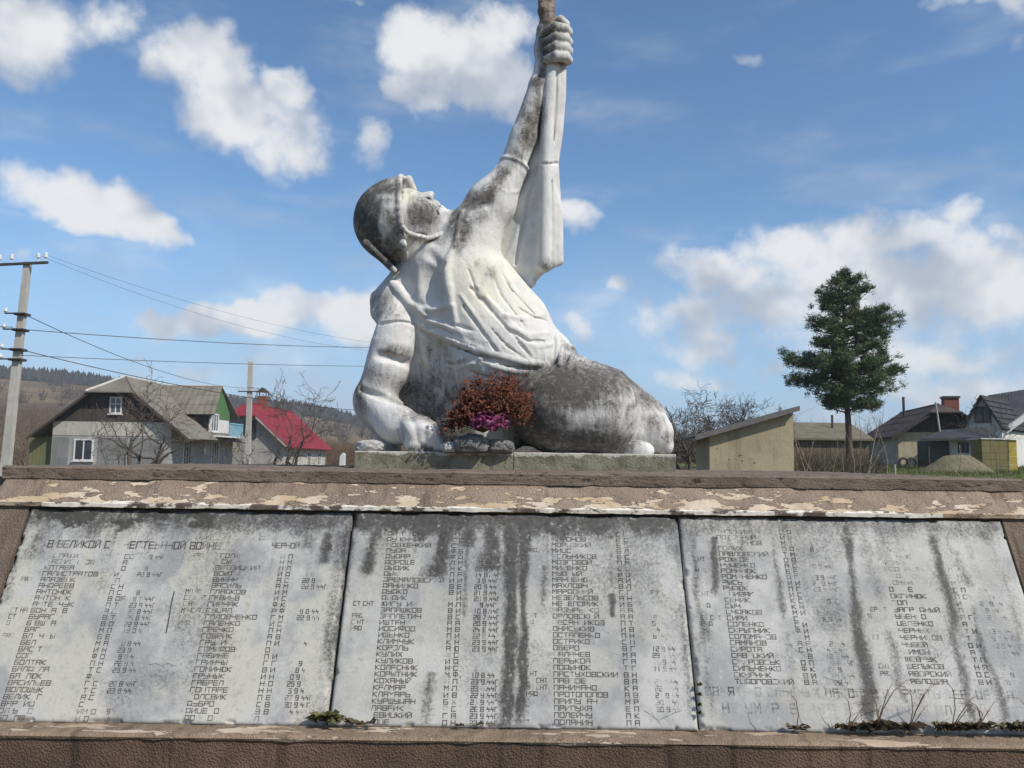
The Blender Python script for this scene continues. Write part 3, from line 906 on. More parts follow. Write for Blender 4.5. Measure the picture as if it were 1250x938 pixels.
class Sdf:
    def __init__(self, lo, hi, h):
        self.lo, self.h = np.array(lo, float), h
        self.n = np.ceil((np.array(hi) - self.lo) / h).astype(int) + 1
        self.D = np.full(self.n, 0.08, np.float32)

    def region(self, lo, hi):
        a = np.clip(np.floor((np.array(lo) - self.lo) / self.h).astype(int), 0, self.n - 1)
        b = np.clip(np.ceil((np.array(hi) - self.lo) / self.h).astype(int) + 1, 1, self.n)
        sl = tuple(slice(a[i], b[i]) for i in range(3))
        ax = [(self.lo[i] + self.h * np.arange(a[i], b[i])).astype(np.float32) for i in range(3)]
        return sl, np.meshgrid(*ax, indexing='ij')

    def blend(self, sl, d, k, op='add'):
        A = self.D[sl]
        if op == 'add':
            if k > 0:
                hh = np.maximum(k - np.abs(A - d), 0) / k
                self.D[sl] = np.minimum(A, d) - hh * hh * k * 0.25
            else:
                self.D[sl] = np.minimum(A, d)
        else:
            d = -d
            if k > 0:
                hh = np.maximum(k - np.abs(A - d), 0) / k
                self.D[sl] = np.maximum(A, d) + hh * hh * k * 0.25
            else:
                self.D[sl] = np.maximum(A, d)

    def cone(self, a, b, ra, rb, k, op='add'):
        a, b = np.array(a), np.array(b)
        m = max(ra, rb) + k + 3 * self.h
        sl, (X, Y, Z) = self.region(np.minimum(a, b) - m, np.maximum(a, b) + m)
        ba = b - a; q = ba @ ba + 1e-12
        t = np.clip(((X - a[0]) * ba[0] + (Y - a[1]) * ba[1] + (Z - a[2]) * ba[2]) / q, 0, 1)
        d = np.sqrt((X - a[0] - t * ba[0]) ** 2 + (Y - a[1] - t * ba[1]) ** 2 + (Z - a[2] - t * ba[2]) ** 2) - (ra + (rb - ra) * t)
        self.blend(sl, d.astype(np.float32), k, op)

    def cones(self, pts, k, op='add'):
        """a whole chain [(point, radius), ...] blended once, so that its joints do not swell"""
        A = np.array([p for p, r in pts]); rm = max(r for p, r in pts)
        m = rm + k + 3 * self.h
        sl, (X, Y, Z) = self.region(A.min(0) - m, A.max(0) + m)
        best = None
        for (a, ra), (b, rb) in zip(pts, pts[1:]):
            a, b = np.array(a), np.array(b)
            ba = b - a; q = ba @ ba + 1e-12
            t = np.clip(((X - a[0]) * ba[0] + (Y - a[1]) * ba[1] + (Z - a[2]) * ba[2]) / q, 0, 1)
            d = np.sqrt((X - a[0] - t * ba[0]) ** 2 + (Y - a[1] - t * ba[1]) ** 2 + (Z - a[2] - t * ba[2]) ** 2) - (ra + (rb - ra) * t)
            best = d if best is None else np.minimum(best, d)
        self.blend(sl, best.astype(np.float32), k, op)

    def tris(self, T, th, k):
        A = np.array(T).reshape(-1, 3)
        m = th + k + 3 * self.h
        sl, (X, Y, Z) = self.region(A.min(0) - m, A.max(0) + m)
        p = np.stack([X, Y, Z], -1)
        res = None
        for a, b, c in T:
            a, b, c = np.array(a), np.array(b), np.array(c)
            n = np.cross(b - a, c - a); n /= np.linalg.norm(n)
            dist = (p - a) @ n
            inside = np.ones(X.shape, bool); best = np.full(X.shape, 1e9)
            for s, e in ((a, b), (b, c), (c, a)):
                ed = e - s
                inside &= ((p - s) @ np.cross(n, ed)) >= 0
                t = np.clip(((p - s) @ ed) / (ed @ ed), 0, 1)
                best = np.minimum(best, np.linalg.norm(p - s - t[..., None] * ed, axis=-1))
            d = np.where(inside, np.abs(dist), best) - th
            res = d if res is None else np.minimum(res, d)
        self.blend(sl, res.astype(np.float32), k)

    def ellip(self, c, r, axes, k, op='add', clip=None):
        c, r = np.array(c), np.array(r)
        m = r.max() + k + 3 * self.h
        sl, (X, Y, Z) = self.region(c - m, c + m)
        dx, dy, dz = X - c[0], Y - c[1], Z - c[2]
        u = [dx * e[0] + dy * e[1] + dz * e[2] for e in axes]
        k0 = np.sqrt(sum((u[i] / r[i]) ** 2 for i in range(3)))
        k1 = np.sqrt(sum((u[i] / r[i] ** 2) ** 2 for i in range(3))) + 1e-9
        d = k0 * (k0 - 1) / k1
        if clip is not None:
            d = np.maximum(d, u[0] - clip)
        self.blend(sl, d.astype(np.float32), k, op)

    def tri(self, a, b, c, th, k):
        a, b, c = np.array(a), np.array(b), np.array(c)
        m = th + k + 3 * self.h
        sl, (X, Y, Z) = self.region(np.minimum(np.minimum(a, b), c) - m, np.maximum(np.maximum(a, b), c) + m)
        p = np.stack([X, Y, Z], -1)
        n = np.cross(b - a, c - a); n /= np.linalg.norm(n)
        dist = (p - a) @ n
        inside = np.ones(X.shape, bool)
        best = np.full(X.shape, 1e9)
        for s, e in ((a, b), (b, c), (c, a)):
            ed = e - s
            inside &= ((p - s) @ np.cross(n, ed)) >= 0
            t = np.clip(((p - s) @ ed) / (ed @ ed), 0, 1)
            best = np.minimum(best, np.linalg.norm(p - s - t[..., None] * ed, axis=-1))
        d = np.where(inside, np.abs(dist), best) - th
        self.blend(sl, d.astype(np.float32), k)

    def sample(self, p):
        q = (np.asarray(p) - self.lo) / self.h
        i = np.clip(np.round(q).astype(int), 0, self.n - 1)
        return self.D[i[..., 0], i[..., 1], i[..., 2]]

    def mesh(self, name):
        D = self.D
        s = D < 0
        c = [s[i:D.shape[0] - 1 + i, j:D.shape[1] - 1 + j, k:D.shape[2] - 1 + k] for i in (0, 1) for j in (0, 1) for k in (0, 1)]
        cnt = sum(x.astype(np.int8) for x in c)
        mixed = (cnt > 0) & (cnt < 8)
        cells = np.argwhere(mixed)
        vid = np.full(mixed.shape, -1, np.int32)
        vid[mixed] = np.arange(len(cells))
        acc = np.zeros((len(cells), 3)); num = np.zeros(len(cells))
        corner = [(i, j, k) for i in (0, 1) for j in (0, 1) for k in (0, 1)]
        val = {cc: D[cells[:, 0] + cc[0], cells[:, 1] + cc[1], cells[:, 2] + cc[2]] for cc in corner}
        for a in corner:
            for ax in range(3):
                if a[ax] == 0:
                    b = list(a); b[ax] = 1; b = tuple(b)
                    va, vb = val[a], val[b]
                    cr = (va < 0) != (vb < 0)
                    t = np.where(cr, va / np.where(cr, va - vb, 1), 0)
                    pnt = np.array(a, float)[None, :] + t[:, None] * (np.array(b) - np.array(a))[None, :]
                    acc += np.where(cr[:, None], pnt, 0); num += cr
        V = (cells + acc / num[:, None]) * self.h + self.lo
        quads = []
        for ax in range(3):
            o = [1, 2] if ax == 0 else ([2, 0] if ax == 1 else [0, 1])
            sl0 = [slice(None)] * 3; sl1 = [slice(None)] * 3
            sl0[ax] = slice(0, -1); sl1[ax] = slice(1, None)
            ch = s[tuple(sl0)] != s[tuple(sl1)]
            e = np.argwhere(ch)
            ok = (e[:, o[0]] > 0) & (e[:, o[1]] > 0) & (e[:, o[0]] < D.shape[o[0]] - 1) & (e[:, o[1]] < D.shape[o[1]] - 1)
            e = e[ok]
            d0, d1 = np.zeros(3, int), np.zeros(3, int); d0[o[0]] = 1; d1[o[1]] = 1
            q = np.stack([vid[tuple((e - d0 - d1).T)], vid[tuple((e - d1).T)], vid[tuple(e.T)], vid[tuple((e - d0).T)]], -1)
            flip = ~s[tuple(e.T)]
            q[flip] = q[flip][:, ::-1]
            quads.append(q)
        Q = np.concatenate(quads)
        Q = Q[(Q >= 0).all(1)]
        return np_mesh(name, V, Q), V


def rot_axes(deg):
    a = math.radians(deg)                   # clockwise in the picture
    return (np.array((math.cos(a), 0, -math.sin(a))), np.array((0, 1, 0)), np.array((math.sin(a), 0, math.cos(a))))


class Sculpt(Sdf):
    """the same, fed with picture pixels: x, y, depth offset (px, minus = towards the viewer), radius (px)"""
    def rc(self, a, b, k=10, op='add'):
        self.cone(P(*a[:3]), P(*b[:3]), a[3] * PX, b[3] * PX, k * PX, op)

    def chain(self, pts, k=6, op='add'):
        self.cones([(P(*p[:3]), p[3] * PX) for p in pts], k * PX, op)

    def el(self, x, y, dy, rx, ry, rz, rot=0, k=10, op='add', clip=None):   # rx across, ry up, rz depth
        self.ellip(P(x, y, dy), np.array((rx, rz, ry)) * PX, rot_axes(rot), k * PX, op, None if clip is None else clip * PX)

    def hit(self, px, py, start=-150, end=120):
        s = np.arange(start, end, 1.0)
        pts = np.array([P(px, py, d) for d in s])
        v = self.sample(pts)
        w = np.where(v < 0)[0]
        return s[w[0]] if len(w) else None

    def ridge(self, pts, k=5, op='add', off=0.0, ss=3):
        """a fold laid on the surface: (px, py, radius px)"""
        fine = []
        for a, b in zip(pts, pts[1:]):
            for j in range(ss):
                t = j / ss
                fine.append([a[i] + (b[i] - a[i]) * t for i in range(3)])
        fine.append(list(pts[-1]))
        dep = [self.hit(p[0], p[1]) for p in fine]
        fine = [p for p, d in zip(fine, dep) if d is not None]
        dep = [d + off for d in dep if d is not None]
        if len(dep) < 2: return
        for _ in range(4 if len(dep) > 2 else 0):
            dep = [dep[0]] + [(dep[i - 1] + 2 * dep[i] + dep[i + 1]) / 4 for i in range(1, len(dep) - 1)] + [dep[-1]]
        self.chain([(p[0], p[1], d, p[2]) for p, d in zip(fine, dep)], k * 0.62, op)


def bounds(x0, y0, x1, y1, d0, d1):
    lo = P(x0, y1, d0); hi = P(x1, y0, d1)
    ps = np.array([P(x, y, d) for x in (x0, x1) for y in (y0, y1) for d in (d0, d1)])
    return ps.min(0), ps.max(0)


def roughen(S, amp, freq, seed=0):
    near = np.abs(S.D) < 0.02
    idx = np.argwhere(near)
    p = idx * S.h + S.lo
    S.D[near] += ((fbm(p[:, 0] * freq, p[:, 1] * freq, p[:, 2] * freq, 4, seed) - 0.5) * 2 * amp).astype(np.float32)


def project(V):
    R = np.array(CAM_R)
    q = (V - np.array((0, 0, CAM_H))) @ R
    return 625 + F * q[:, 0] / -q[:, 2], 469 - F * q[:, 1] / -q[:, 2]


# soot and lichen on the stone, plus shade painted below the hem and behind the arm: (px, py, radius px across, up, tilt, strength)
DIRT_AND_SHADE = [
    (448, 265, 26, 50, 0, .92), (470, 232, 34, 22, 0, .70), (470, 275, 30, 40, 0, .55), (470, 305, 30, 26, 0, .55), (512, 262, 28, 26, 0, .80), (520, 292, 26, 9, 10, .75), (540, 262, 8, 8, 0, .4),
    (588, 240, 34, 16, -38, .85), (564, 276, 20, 26, 0, .74), (585, 268, 20, 12, -40, .5), (600, 335, 14, 8, 20, .45), (610, 215, 18, 12, -50, .75), (650, 150, 13, 42, 20, .80), (628, 190, 14, 18, 20, .55), (662, 100, 9, 30, 5, .72), (640, 120, 10, 26, 25, .5), (670, 45, 24, 40, 0, .66), (664, 62, 8, 26, 0, .7),
    (666, 322, 16, 9, 20, .55), (596, 328, 20, 9, 20, .4), (562, 300, 12, 16, 0, .55),
    (470, 372, 22, 22, 0, .50), (482, 428, 26, 10, 0, .58), (462, 458, 24, 20, 0, .42), (442, 482, 12, 30, 0, .62), (512, 484, 36, 28, 20, .70), (525, 504, 44, 22, 0, .70), (558, 530, 26, 24, 0, .85), (515, 549, 26, 5, 0, .55), (492, 528, 6, 18, 0, .5), (538, 528, 7, 14, 0, .6),  # wide entries paint the shade in the hollow between arm and torso
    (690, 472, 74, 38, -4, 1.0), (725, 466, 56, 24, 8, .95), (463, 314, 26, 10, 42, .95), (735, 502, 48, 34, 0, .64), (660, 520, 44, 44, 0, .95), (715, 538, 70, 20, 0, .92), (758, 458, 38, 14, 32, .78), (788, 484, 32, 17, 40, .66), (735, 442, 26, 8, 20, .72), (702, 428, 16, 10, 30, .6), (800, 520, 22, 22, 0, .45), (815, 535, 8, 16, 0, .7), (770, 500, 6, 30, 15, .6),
    (555, 442, 22, 6, 0, .4), (535, 470, 40, 30, 0, .5), (560, 490, 40, 26, 0, .6), (530, 430, 22, 24, 0, .35), (640, 500, 34, 50, 0, .6),  # belly entries paint the shade below the tunic hem
]
CLEAN = [(468, 277, 7, 12, 0, .55), (474, 240, 12, 3, 0, .3), (478, 252, 10, 3, 0, .25), (494, 262, 3, 46, 0, .5), (482, 404, 14, 10, 0, .5), (512, 524, 14, 12, 0, .5), (724, 508, 26, 9, -4, .35), (822, 508, 8, 22, 0, .6)]
WARM = [(590, 345, 42, 46, 0, .9), (555, 330, 14, 36, 0, .6), (640, 370, 26, 26, 0, .6), (500, 235, 10, 14, 0, .9), (672, 12, 24, 30, 0, .7)]


def gauss(px, py, items):
    out = np.zeros(len(px))
    for (x, y, rx, ry, t, s) in items:
        a = math.radians(t)
        u = (px - x) * math.cos(a) + (py - y) * math.sin(a); v = -(px - x) * math.sin(a) + (py - y) * math.cos(a)
        out = np.maximum(out, s * np.exp(-((u / rx) ** 2 + (v / ry) ** 2) ** 1.3))
    return out


def statue_mat():
    m, n = newmat('weathered_whitewash')
    di, wa = n.attr('darkening'), n.attr('warm')
    big = n.noise(9.0, 6, 0.62)
    med = n.noise(28.0, 6, 0.68, n.mapping((1, 1, 0.5)))
    runs = n.noise(30.0, 5, 0.65, n.mapping((1.4, 1.4, 0.16)))
    fine = n.noise(120.0, 4, 0.7)
    col = n.mix(n.ss(big, 0.35, 0.65), (0.56, 0.555, 0.54), (0.68, 0.67, 0.645))
    col = n.mix(n.math('MULTIPLY', wa, n.ss(med, 0.3, 0.55)), col, (0.70, 0.66, 0.54))
    col = n.mix(n.ss(med, 0.58, 0.72, 0, 0.5), col, (0.46, 0.44, 0.41))
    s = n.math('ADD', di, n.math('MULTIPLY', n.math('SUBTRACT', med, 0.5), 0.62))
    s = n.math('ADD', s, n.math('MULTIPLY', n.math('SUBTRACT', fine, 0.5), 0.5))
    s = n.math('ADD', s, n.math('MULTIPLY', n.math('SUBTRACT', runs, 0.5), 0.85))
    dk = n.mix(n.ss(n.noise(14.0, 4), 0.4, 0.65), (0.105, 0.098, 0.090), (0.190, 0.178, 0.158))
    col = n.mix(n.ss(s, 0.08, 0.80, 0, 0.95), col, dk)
    spots = n.math('ADD', n.math('MULTIPLY', di, 0.30), n.noise(48.0, 5, 0.72))
    col = n.mix(n.ss(spots, 0.70, 0.78, 0, 0.7), col, (0.07, 0.064, 0.058))
    flake = n.noise(17.0, 6, 0.7)
    col = n.mix(n.ss(n.math('SUBTRACT', flake, n.math('MULTIPLY', di, 0.06)), 0.645, 0.665, 0, 0.75), col, (0.60, 0.59, 0.57))
    n.bump(n.math('ADD', n.math('ADD', med, n.math('MULTIPLY', fine, 0.55)), n.math('MULTIPLY', n.ss(flake, 0.645, 0.665), 0.3)), 0.6, 0.009)
    n.finish(col, 0.88, 0.2)
    return m


M_STATUE = statue_mat()
z_pl = at(625, 553, 3.78).z
statue = empty('statue', (0, Y0, z_ledge), 'whitewashed stone soldier in a helmet leaning on one fist and raising a banner staff', 'statue')


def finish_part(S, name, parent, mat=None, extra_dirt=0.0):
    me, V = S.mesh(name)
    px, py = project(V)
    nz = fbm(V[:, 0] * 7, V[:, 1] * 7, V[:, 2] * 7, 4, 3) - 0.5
    dv = gauss(px + nz * 26, py + nz * 18, DIRT_AND_SHADE) + extra_dirt - gauss(px + nz * 14, py, CLEAN)
    set_attr(me, 'darkening', np.clip(dv, 0, 1))  # real grime together with the shade painted on belly and arm hollow
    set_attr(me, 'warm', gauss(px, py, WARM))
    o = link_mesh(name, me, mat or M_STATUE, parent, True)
    return o


def sculpt_body():
    lo, hi = bounds(420, -10, 840, 560, -105, 95)
    S = Sculpt(lo, hi, 0.0062)
    # trunk
    S.rc((552, 350, 6, 50), (612, 425, 6, 58), 20)
    S.rc((572, 325, 4, 40), (632, 392, 6, 38), 20)
    S.rc((600, 432, 8, 60), (660, 452, 16, 50), 24)
    S.rc((524, 378, 10, 32), (552, 432, 18, 46), 20)
    S.el(562, 478, 36, 54, 58, 40, 0, 18)
    S.rc((600, 470, 20, 50), (660, 500, 22, 48), 20)
    # neck and shoulders
    S.rc((513, 290, 6, 25), (533, 338, 6, 32), 14)
    S.rc((507, 318, 18, 22), (488, 358, 14, 22), 16)
    S.rc((535, 325, 4, 30), (575, 295, 6, 32), 18)
    # raised arm
    S.rc((572, 290, 4, 34), (600, 249, 4, 30), 16)
    S.rc((600, 249, 4, 30), (624, 210, 3, 19), 8)
    S.rc((624, 208, 4, 16.5), (639, 168, 4, 17), 5)
    S.rc((639, 168, 4, 17), (658, 104, 4, 12), 5)
    S.rc((658, 104, 4, 12), (664, 80, 4, 10.5), 5)
    S.el(628, 201, 3, 20, 5, 20, 20, 3)
    # fist round the staff: palm, four fingers, thumb
    S.rc((664, 80, 4, 10.5), (665, 60, 6, 13), 5)
    S.rc((665, 62, 6, 13), (666, 38, 6, 12), 6)
    for i, (y, l) in enumerate(((35, 0), (47, 1), (58, 2), (69, 2))):
        S.chain([(667, y + 4, -10, 5.6), (678, y - 2 + i * .6, -17, 6.2), (690, y + 1, -12, 6.4), (694, y + 5, 0, 5.8), (688, y + 8, 10, 5)], 2.5)
    S.chain([(662, 50, 14, 7), (672, 30, 16, 6.5), (684, 24, 10, 5.5), (691, 30, 2, 5)], 4)
    # head: skull, face looking up
    S.el(498, 270, 4, 40, 38, 37, -6, 8)
    S.el(519, 271, 3, 30, 24, 28, 6, 8)
    S.rc((499, 243, 3, 13), (505, 246, 3, 11), 5)
    S.rc((504, 238, -14, 4.5), (504, 238, 20, 4.5), 3)            # brow
    S.rc((507, 242, 3, 4.5), (526, 237.5, 3, 4.6), 3)             # nose ridge and tip
    S.rc((524, 241, -4, 4), (524, 241, 10, 4), 2)                 # wings of the nose
    S.rc((520, 248, 3, 8), (530, 250, 3, 6), 4)
    S.el(533, 250.5, 3, 4.2, 4.5, 11, 35, 2)                      # lips
    S.el(539, 255.5, 3, 4.2, 4.2, 10, 35, 2)
    S.el(546, 266, 3, 9.5, 10, 13, 0, 5)                          # chin
    S.rc((500, 284, -20, 8), (540, 276, -8, 8), 7)                # jaw
    S.rc((500, 284, 26, 8), (540, 276, 14, 8), 7)
    S.el(513, 256, -19, 11, 7, 7, 12, 5)                          # cheekbone
    S.el(511.5, 245, -13, 5, 4.6, 8, 0, 2, 'sub')                 # eye socket
    S.el(511.5, 247.5, -12, 3.6, 2.8, 5, 0, 1.5)
    S.el(521.5, 245.5, -6, 4.2, 3.6, 6, 35, 1.5, 'sub')           # nostril shadow
    S.rc((533, 255, -18, 1.3), (536.5, 252.5, -4, 1.5), 1.5, 'sub')   # mouth
    S.rc((528, 250, -15, 1.8), (534, 262, -16, 2), 3, 'sub')      # cheek fold
    # throat
    S.chain([(519, 296, -18, 6), (531, 312, -24, 7), (540, 328, -26, 7)], 6)
    S.chain([(545, 286, -6, 7), (545, 308, -18, 7), (541, 330, -26, 6)], 6)
    S.rc((524, 308, -34, 3), (536, 326, -38, 4), 8, 'sub')
    # planted arm
    S.rc((480, 366, 4, 20), (482, 384, 2, 26), 8)
    S.tri(P(476, 348, 10), P(500, 366, -8), P(462, 366, 4), 8 * PX, 8 * PX)
    S.tri(P(459, 362, 14), P(459, 382, 2), P(482, 350, 10), 7 * PX, 8 * PX)
    S.chain([(484, 404, -10, 25), (479, 424, -13, 27), (471, 455, -14, 26.5), (457, 485, -14, 22)], 4)
    S.rc((506, 410, 22, 24), (520, 470, 40, 38), 14)
    S.rc((512, 478, 40, 34), (524, 525, 40, 32), 14)
    S.rc((455, 488, -12, 23), (484, 518, -32, 23), 8)
    S.rc((484, 518, -32, 23), (512, 528, -46, 18), 6)
    S.rc((447, 500, -2, 12), (480, 545, -6, 10), 12)
    # planted fist
    S.el(510, 528, -48, 24, 20, 20, 20, 5)
    for i, (x, y) in enumerate(((500, 520), (511, 517), (522, 520), (531, 526))):
        S.chain([(x - 4, y - 4, -54, 7.5), (x + 3, y + 6, -68, 8), (x + 5, y + 20, -66, 7.2), (x + 3, y + 27, -56, 6.5)], 2.2)
    S.chain([(497, 534, -56, 8), (503, 545, -66, 7), (512, 548, -66, 6)], 3)
    # legs: the folded near leg, the far leg behind it
    S.el(706, 499, -32, 71, 54, 45, 6, 3)
    S.el(678, 506, -22, 46, 46, 44, 0, 20)
    S.el(738, 506, -32, 36, 47, 40, 14, 20)
    S.el(580, 530, 24, 60, 34, 40, 0, 16)
    S.chain([(690, 464, 34, 34), (742, 478, 34, 31), (786, 510, 20, 27), (798, 530, 6, 24)], 9)
    S.rc((797, 528, 4, 22), (770, 538, 0, 18), 6)
    S.el(778, 550, -34, 20, 12, 14, 0, 3)
    S.el(810, 545, 4, 12, 12, 18, 0, 6)
    S.chain([(773, 476, -38, 4), (774, 500, -46, 4), (767, 524, -44, 4), (758, 545, -34, 4)], 6)
    S.chain([(777, 500, -30, 5), (795, 497, -22, 4), (812, 494, -2, 4)], 4, 'sub')
    S.chain([(776, 478, -30, 4), (779, 505, -34, 5), (770, 530, -34, 5)], 4, 'sub')
    # tunic: lapels, folds, straps, belt
    R = S.ridge
    d0 = S.hit(524, 350)
    S.el(522, 347, d0 - 3, 23, 34, 13, -16, 3, 'sub')             # open neck of the tunic
    d0 = S.hit(530, 450)
    S.el(528, 452, d0 - 5, 22, 40, 14, 12, 14, 'sub')             # hollow between arm and belly
    # left lapel: a flat band from the shoulder to the middle of the chest
    R([(479, 347, 5), (486, 354, 7), (493, 363, 5.5), (500, 371, 4.5), (513, 377, 3.6), (530, 378, 3.6), (549, 373, 3.6)], 4, off=0.5)
    # right lapel, turned outwards
    R([(556, 300, 3.6), (548, 316, 4.4), (545, 332, 5), (548, 350, 5.6), (552, 374, 4.4)], 5, off=0.8)
    R([(542, 322, 2), (540, 345, 2.2), (545, 368, 2)], 2.5, 'sub')
    R([(563, 259, 3.0), (560, 280, 3.2), (556, 300, 2.6)], 2.5, off=0.5)
    R([(552, 374, 3.6), (558, 398, 3), (572, 420, 2.8), (586, 436, 2.2)], 4, off=0.8)
    # folds that sweep from the shoulder to the belt
    R([(512, 379, 3.4), (528, 392, 3.6), (552, 402, 3), (580, 409, 2)], 4, off=0.8)
    R([(509, 393, 3.8), (530, 404, 4.2), (560, 418, 4.4), (600, 432, 4.6), (640, 443, 4.2), (668, 446, 3.4)], 4, off=0.3)
    R([(515, 405, 2.6), (540, 416, 2.8), (575, 430, 2.6), (610, 441, 2.4)], 3, 'sub', off=0.5)
    R([(512, 386, 2.6), (545, 398, 3), (580, 414, 2.4), (615, 424, 2)], 4, off=1)
    R([(520, 388, 2), (545, 393, 2), (575, 403, 1.8)], 2.5, 'sub')
    # strap across the chest
    R([(575, 352, 2.2), (598, 378, 2.2), (622, 404, 2.2), (648, 436, 2)], 2, 'sub')
    R([(582, 350, 2.6), (605, 376, 3), (630, 402, 3), (655, 430, 2.6)], 3, off=0.8)
    R([(562, 360, 2.4), (580, 386, 2.4), (600, 412, 2.4), (612, 430, 2.2)], 3, off=1)
    R([(566, 374, 2), (590, 407, 2), (606, 428, 1.8)], 2, 'sub')
    R([(618, 386, 3), (640, 391, 3), (664, 384, 2.2)], 5, off=1)
    R([(622, 399, 2.6), (645, 410, 2.8), (668, 407, 2)], 4, off=1)
    R([(632, 416, 2.6), (655, 424, 2.8), (674, 421, 2)], 4, off=1)
    R([(626, 405, 1.8), (645, 417, 2), (664, 417, 1.6)], 2.5, 'sub')
    R([(600, 446, 3), (622, 453, 3), (645, 455, 2.2)], 4, off=0.8)
    R([(575, 454, 2), (600, 461, 2.6), (625, 465, 2)], 3, 'sub')
    for (a, b, c) in (((606, 318), (622, 352), (652, 384)), ((598, 326), (612, 362), (640, 398)), ((572, 330), (580, 352), (600, 380)), ((632, 376), (652, 388), (668, 392)), ((590, 440), (620, 447), (655, 452)), ((520, 398), (548, 412), (580, 424)), ((600, 402), (618, 422), (640, 438))):
        R([(a[0], a[1], 1.0), (b[0], b[1], 1.5), (c[0], c[1], 1.0)], 1.6, 'sub')
    # skirt of the tunic at the hip
    R([(684, 398, 3), (687, 420, 3.4), (683, 447, 3)], 4, off=0.2)
    R([(697, 412, 2.6), (700, 430, 3.2), (693, 450, 2.6)], 5, off=0.4)
    R([(712, 424, 3), (712, 438, 3.4), (704, 452, 2.8)], 6, off=0.4)
    R([(728, 432, 3), (727, 444, 3.4), (718, 455, 2.8)], 6, off=0.4)
    R([(676, 392, 2), (677, 420, 2.2), (674, 446, 2)], 2.5, 'sub')
    R([(545, 438, 2.6), (558, 441, 3.4), (572, 437, 2.2)], 2.5, off=0.3)
    R([(546, 447, 2.4), (562, 449, 2.8), (578, 444, 2)], 2.5, off=0.3)
    R([(592, 258, 2.6), (577, 272, 2.8), (567, 292, 2.4)], 4, off=0.8)
    R([(606, 228, 2), (618, 236, 2.4), (632, 234, 1.8)], 4, off=1)
    R([(610, 322, 3.5), (598, 338, 4.4), (588, 360, 3.5)], 9, off=1)
    # planted arm: edge of the torn sleeve, inner elbow
    R([(458, 398, 1.8), (476, 394, 2), (490, 393, 2), (506, 396, 1.8)], 2.5, 'sub')
    R([(440, 476, 3), (458, 482, 4), (478, 489, 5), (500, 498, 5.5), (520, 508, 5)], 5, 'sub')
    R([(462, 434, 3), (488, 440, 4.5), (512, 448, 4)], 12, 'sub', off=-1)
    # knee crease
    R([(650, 470, 2.4), (664, 453, 2.4), (690, 446, 2)], 2.5, 'sub')
    roughen(S, 0.0028, 11, 5)
    roughen(S, 0.0018, 42, 6)
    # flat seat on the plinth
    zc = z_pl - 0.010
    k = int((zc - S.lo[2]) / S.h)
    S.D[:, :, :max(k, 1)] = 0.05
    return S


def sculpt_helmet():
    lo, hi = bounds(420, 205, 515, 345, -75, 75)
    S = Sculpt(lo, hi, 0.0052)
    S.el(493, 270, 4, 63, 55, 52, -5, 0, 'add', 2)
    c, ax = P(493, 270, 4), rot_axes(-5)
    for i in range(40):                                              # rolled rim
        a0, a1 = 2 * math.pi * i / 40, 2 * math.pi * (i + 1) / 40
        p = [c + (ax[0] * 1.5 + ax[2] * 54 * math.sin(a) + ax[1] * 51 * math.cos(a)) * PX for a in (a0, a1)]
        S.cone(p[0], p[1], 3.0 * PX, 3.0 * PX, 3 * PX)
    S.tri(P(447, 297, -30), P(447, 297, 36), P(481, 330, 38), 3.6 * PX, 4 * PX)
    S.tri(P(447, 297, -30), P(481, 330, -32), P(481, 330, 38), 3.6 * PX, 4 * PX)
    S.rc((492, 296, -46, 4), (492, 298, -47, 5), 3)
    S.rc((499, 219, 0, 5), (503, 232, 2, 6), 4)
    roughen(S, 0.002, 14, 8)
    return S


def sculpt_banner():
    lo, hi = bounds(585, 60, 705, 370, -50, 70)
    S = Sculpt(lo, hi, 0.0058)
    # two hanging folds below the fist and the sheet that swings back to the shoulder
    S.chain([(674, 76, -2, 9), (672, 115, -2, 9), (669, 150, -3, 8.5), (667, 200, -6, 8.5), (667, 250, -9, 8.5), (666, 295, -11, 9), (665, 323, -12, 8)], 9)
    S.chain([(686, 80, 4, 6), (684, 118, 4, 7), (680, 160, 4, 8), (675, 200, 4, 7), (677, 230, 4, 7), (680, 262, 2, 6), (681, 292, 0, 6), (681, 318, 0, 5.5)], 7)
    t = 7 * PX
    sheet = [(660, 110, 12), (672, 110, 2), (648, 165, 20), (668, 165, 6), (636, 215, 26), (667, 215, 4), (610, 268, 32), (666, 262, 2), (596, 306, 30), (664, 300, 0), (604, 326, 26), (662, 326, -2), (636, 354, 16), (652, 332, 6)]
    S.tris([(P(*sheet[i]), P(*sheet[i + 1]), P(*sheet[i + 2])) for i in range(len(sheet) - 2)], t, 9 * PX)
    S.tri(P(668, 215, -4), P(682, 258, 0), P(682, 319, 0), 5 * PX, 4 * PX)
    S.tri(P(668, 215, -4), P(666, 327, -8), P(682, 319, 0), 5 * PX, 4 * PX)
    S.rc((640, 354, 8, 4.5), (650, 345, 2, 5), 3)
    R = S.ridge
    R([(655, 205, 2.6), (646, 240, 2.8), (636, 290, 3), (630, 322, 2.6)], 3, 'sub')
    S.chain([(679.5, 88, -6, 2.2), (678, 130, -6, 2.4), (674, 175, -5, 2)], 2, 'sub')
    S.chain([(673, 222, -10, 1.8), (674, 262, -11, 2.2), (674, 322, -11, 2.2)], 2.5, 'sub')
    R([(662, 200, 1.6), (672, 200.5, 1.6), (680, 199.5, 1.6)], 1.2, 'sub')
    R([(640, 262, 2), (626, 300, 2.4), (618, 318, 2)], 6, off=1)
    roughen(S, 0.0018, 12, 12)
    return S


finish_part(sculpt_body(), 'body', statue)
finish_part(sculpt_helmet(), 'helmet', statue, extra_dirt=0.05)
finish_part(sculpt_banner(), 'banner', statue)
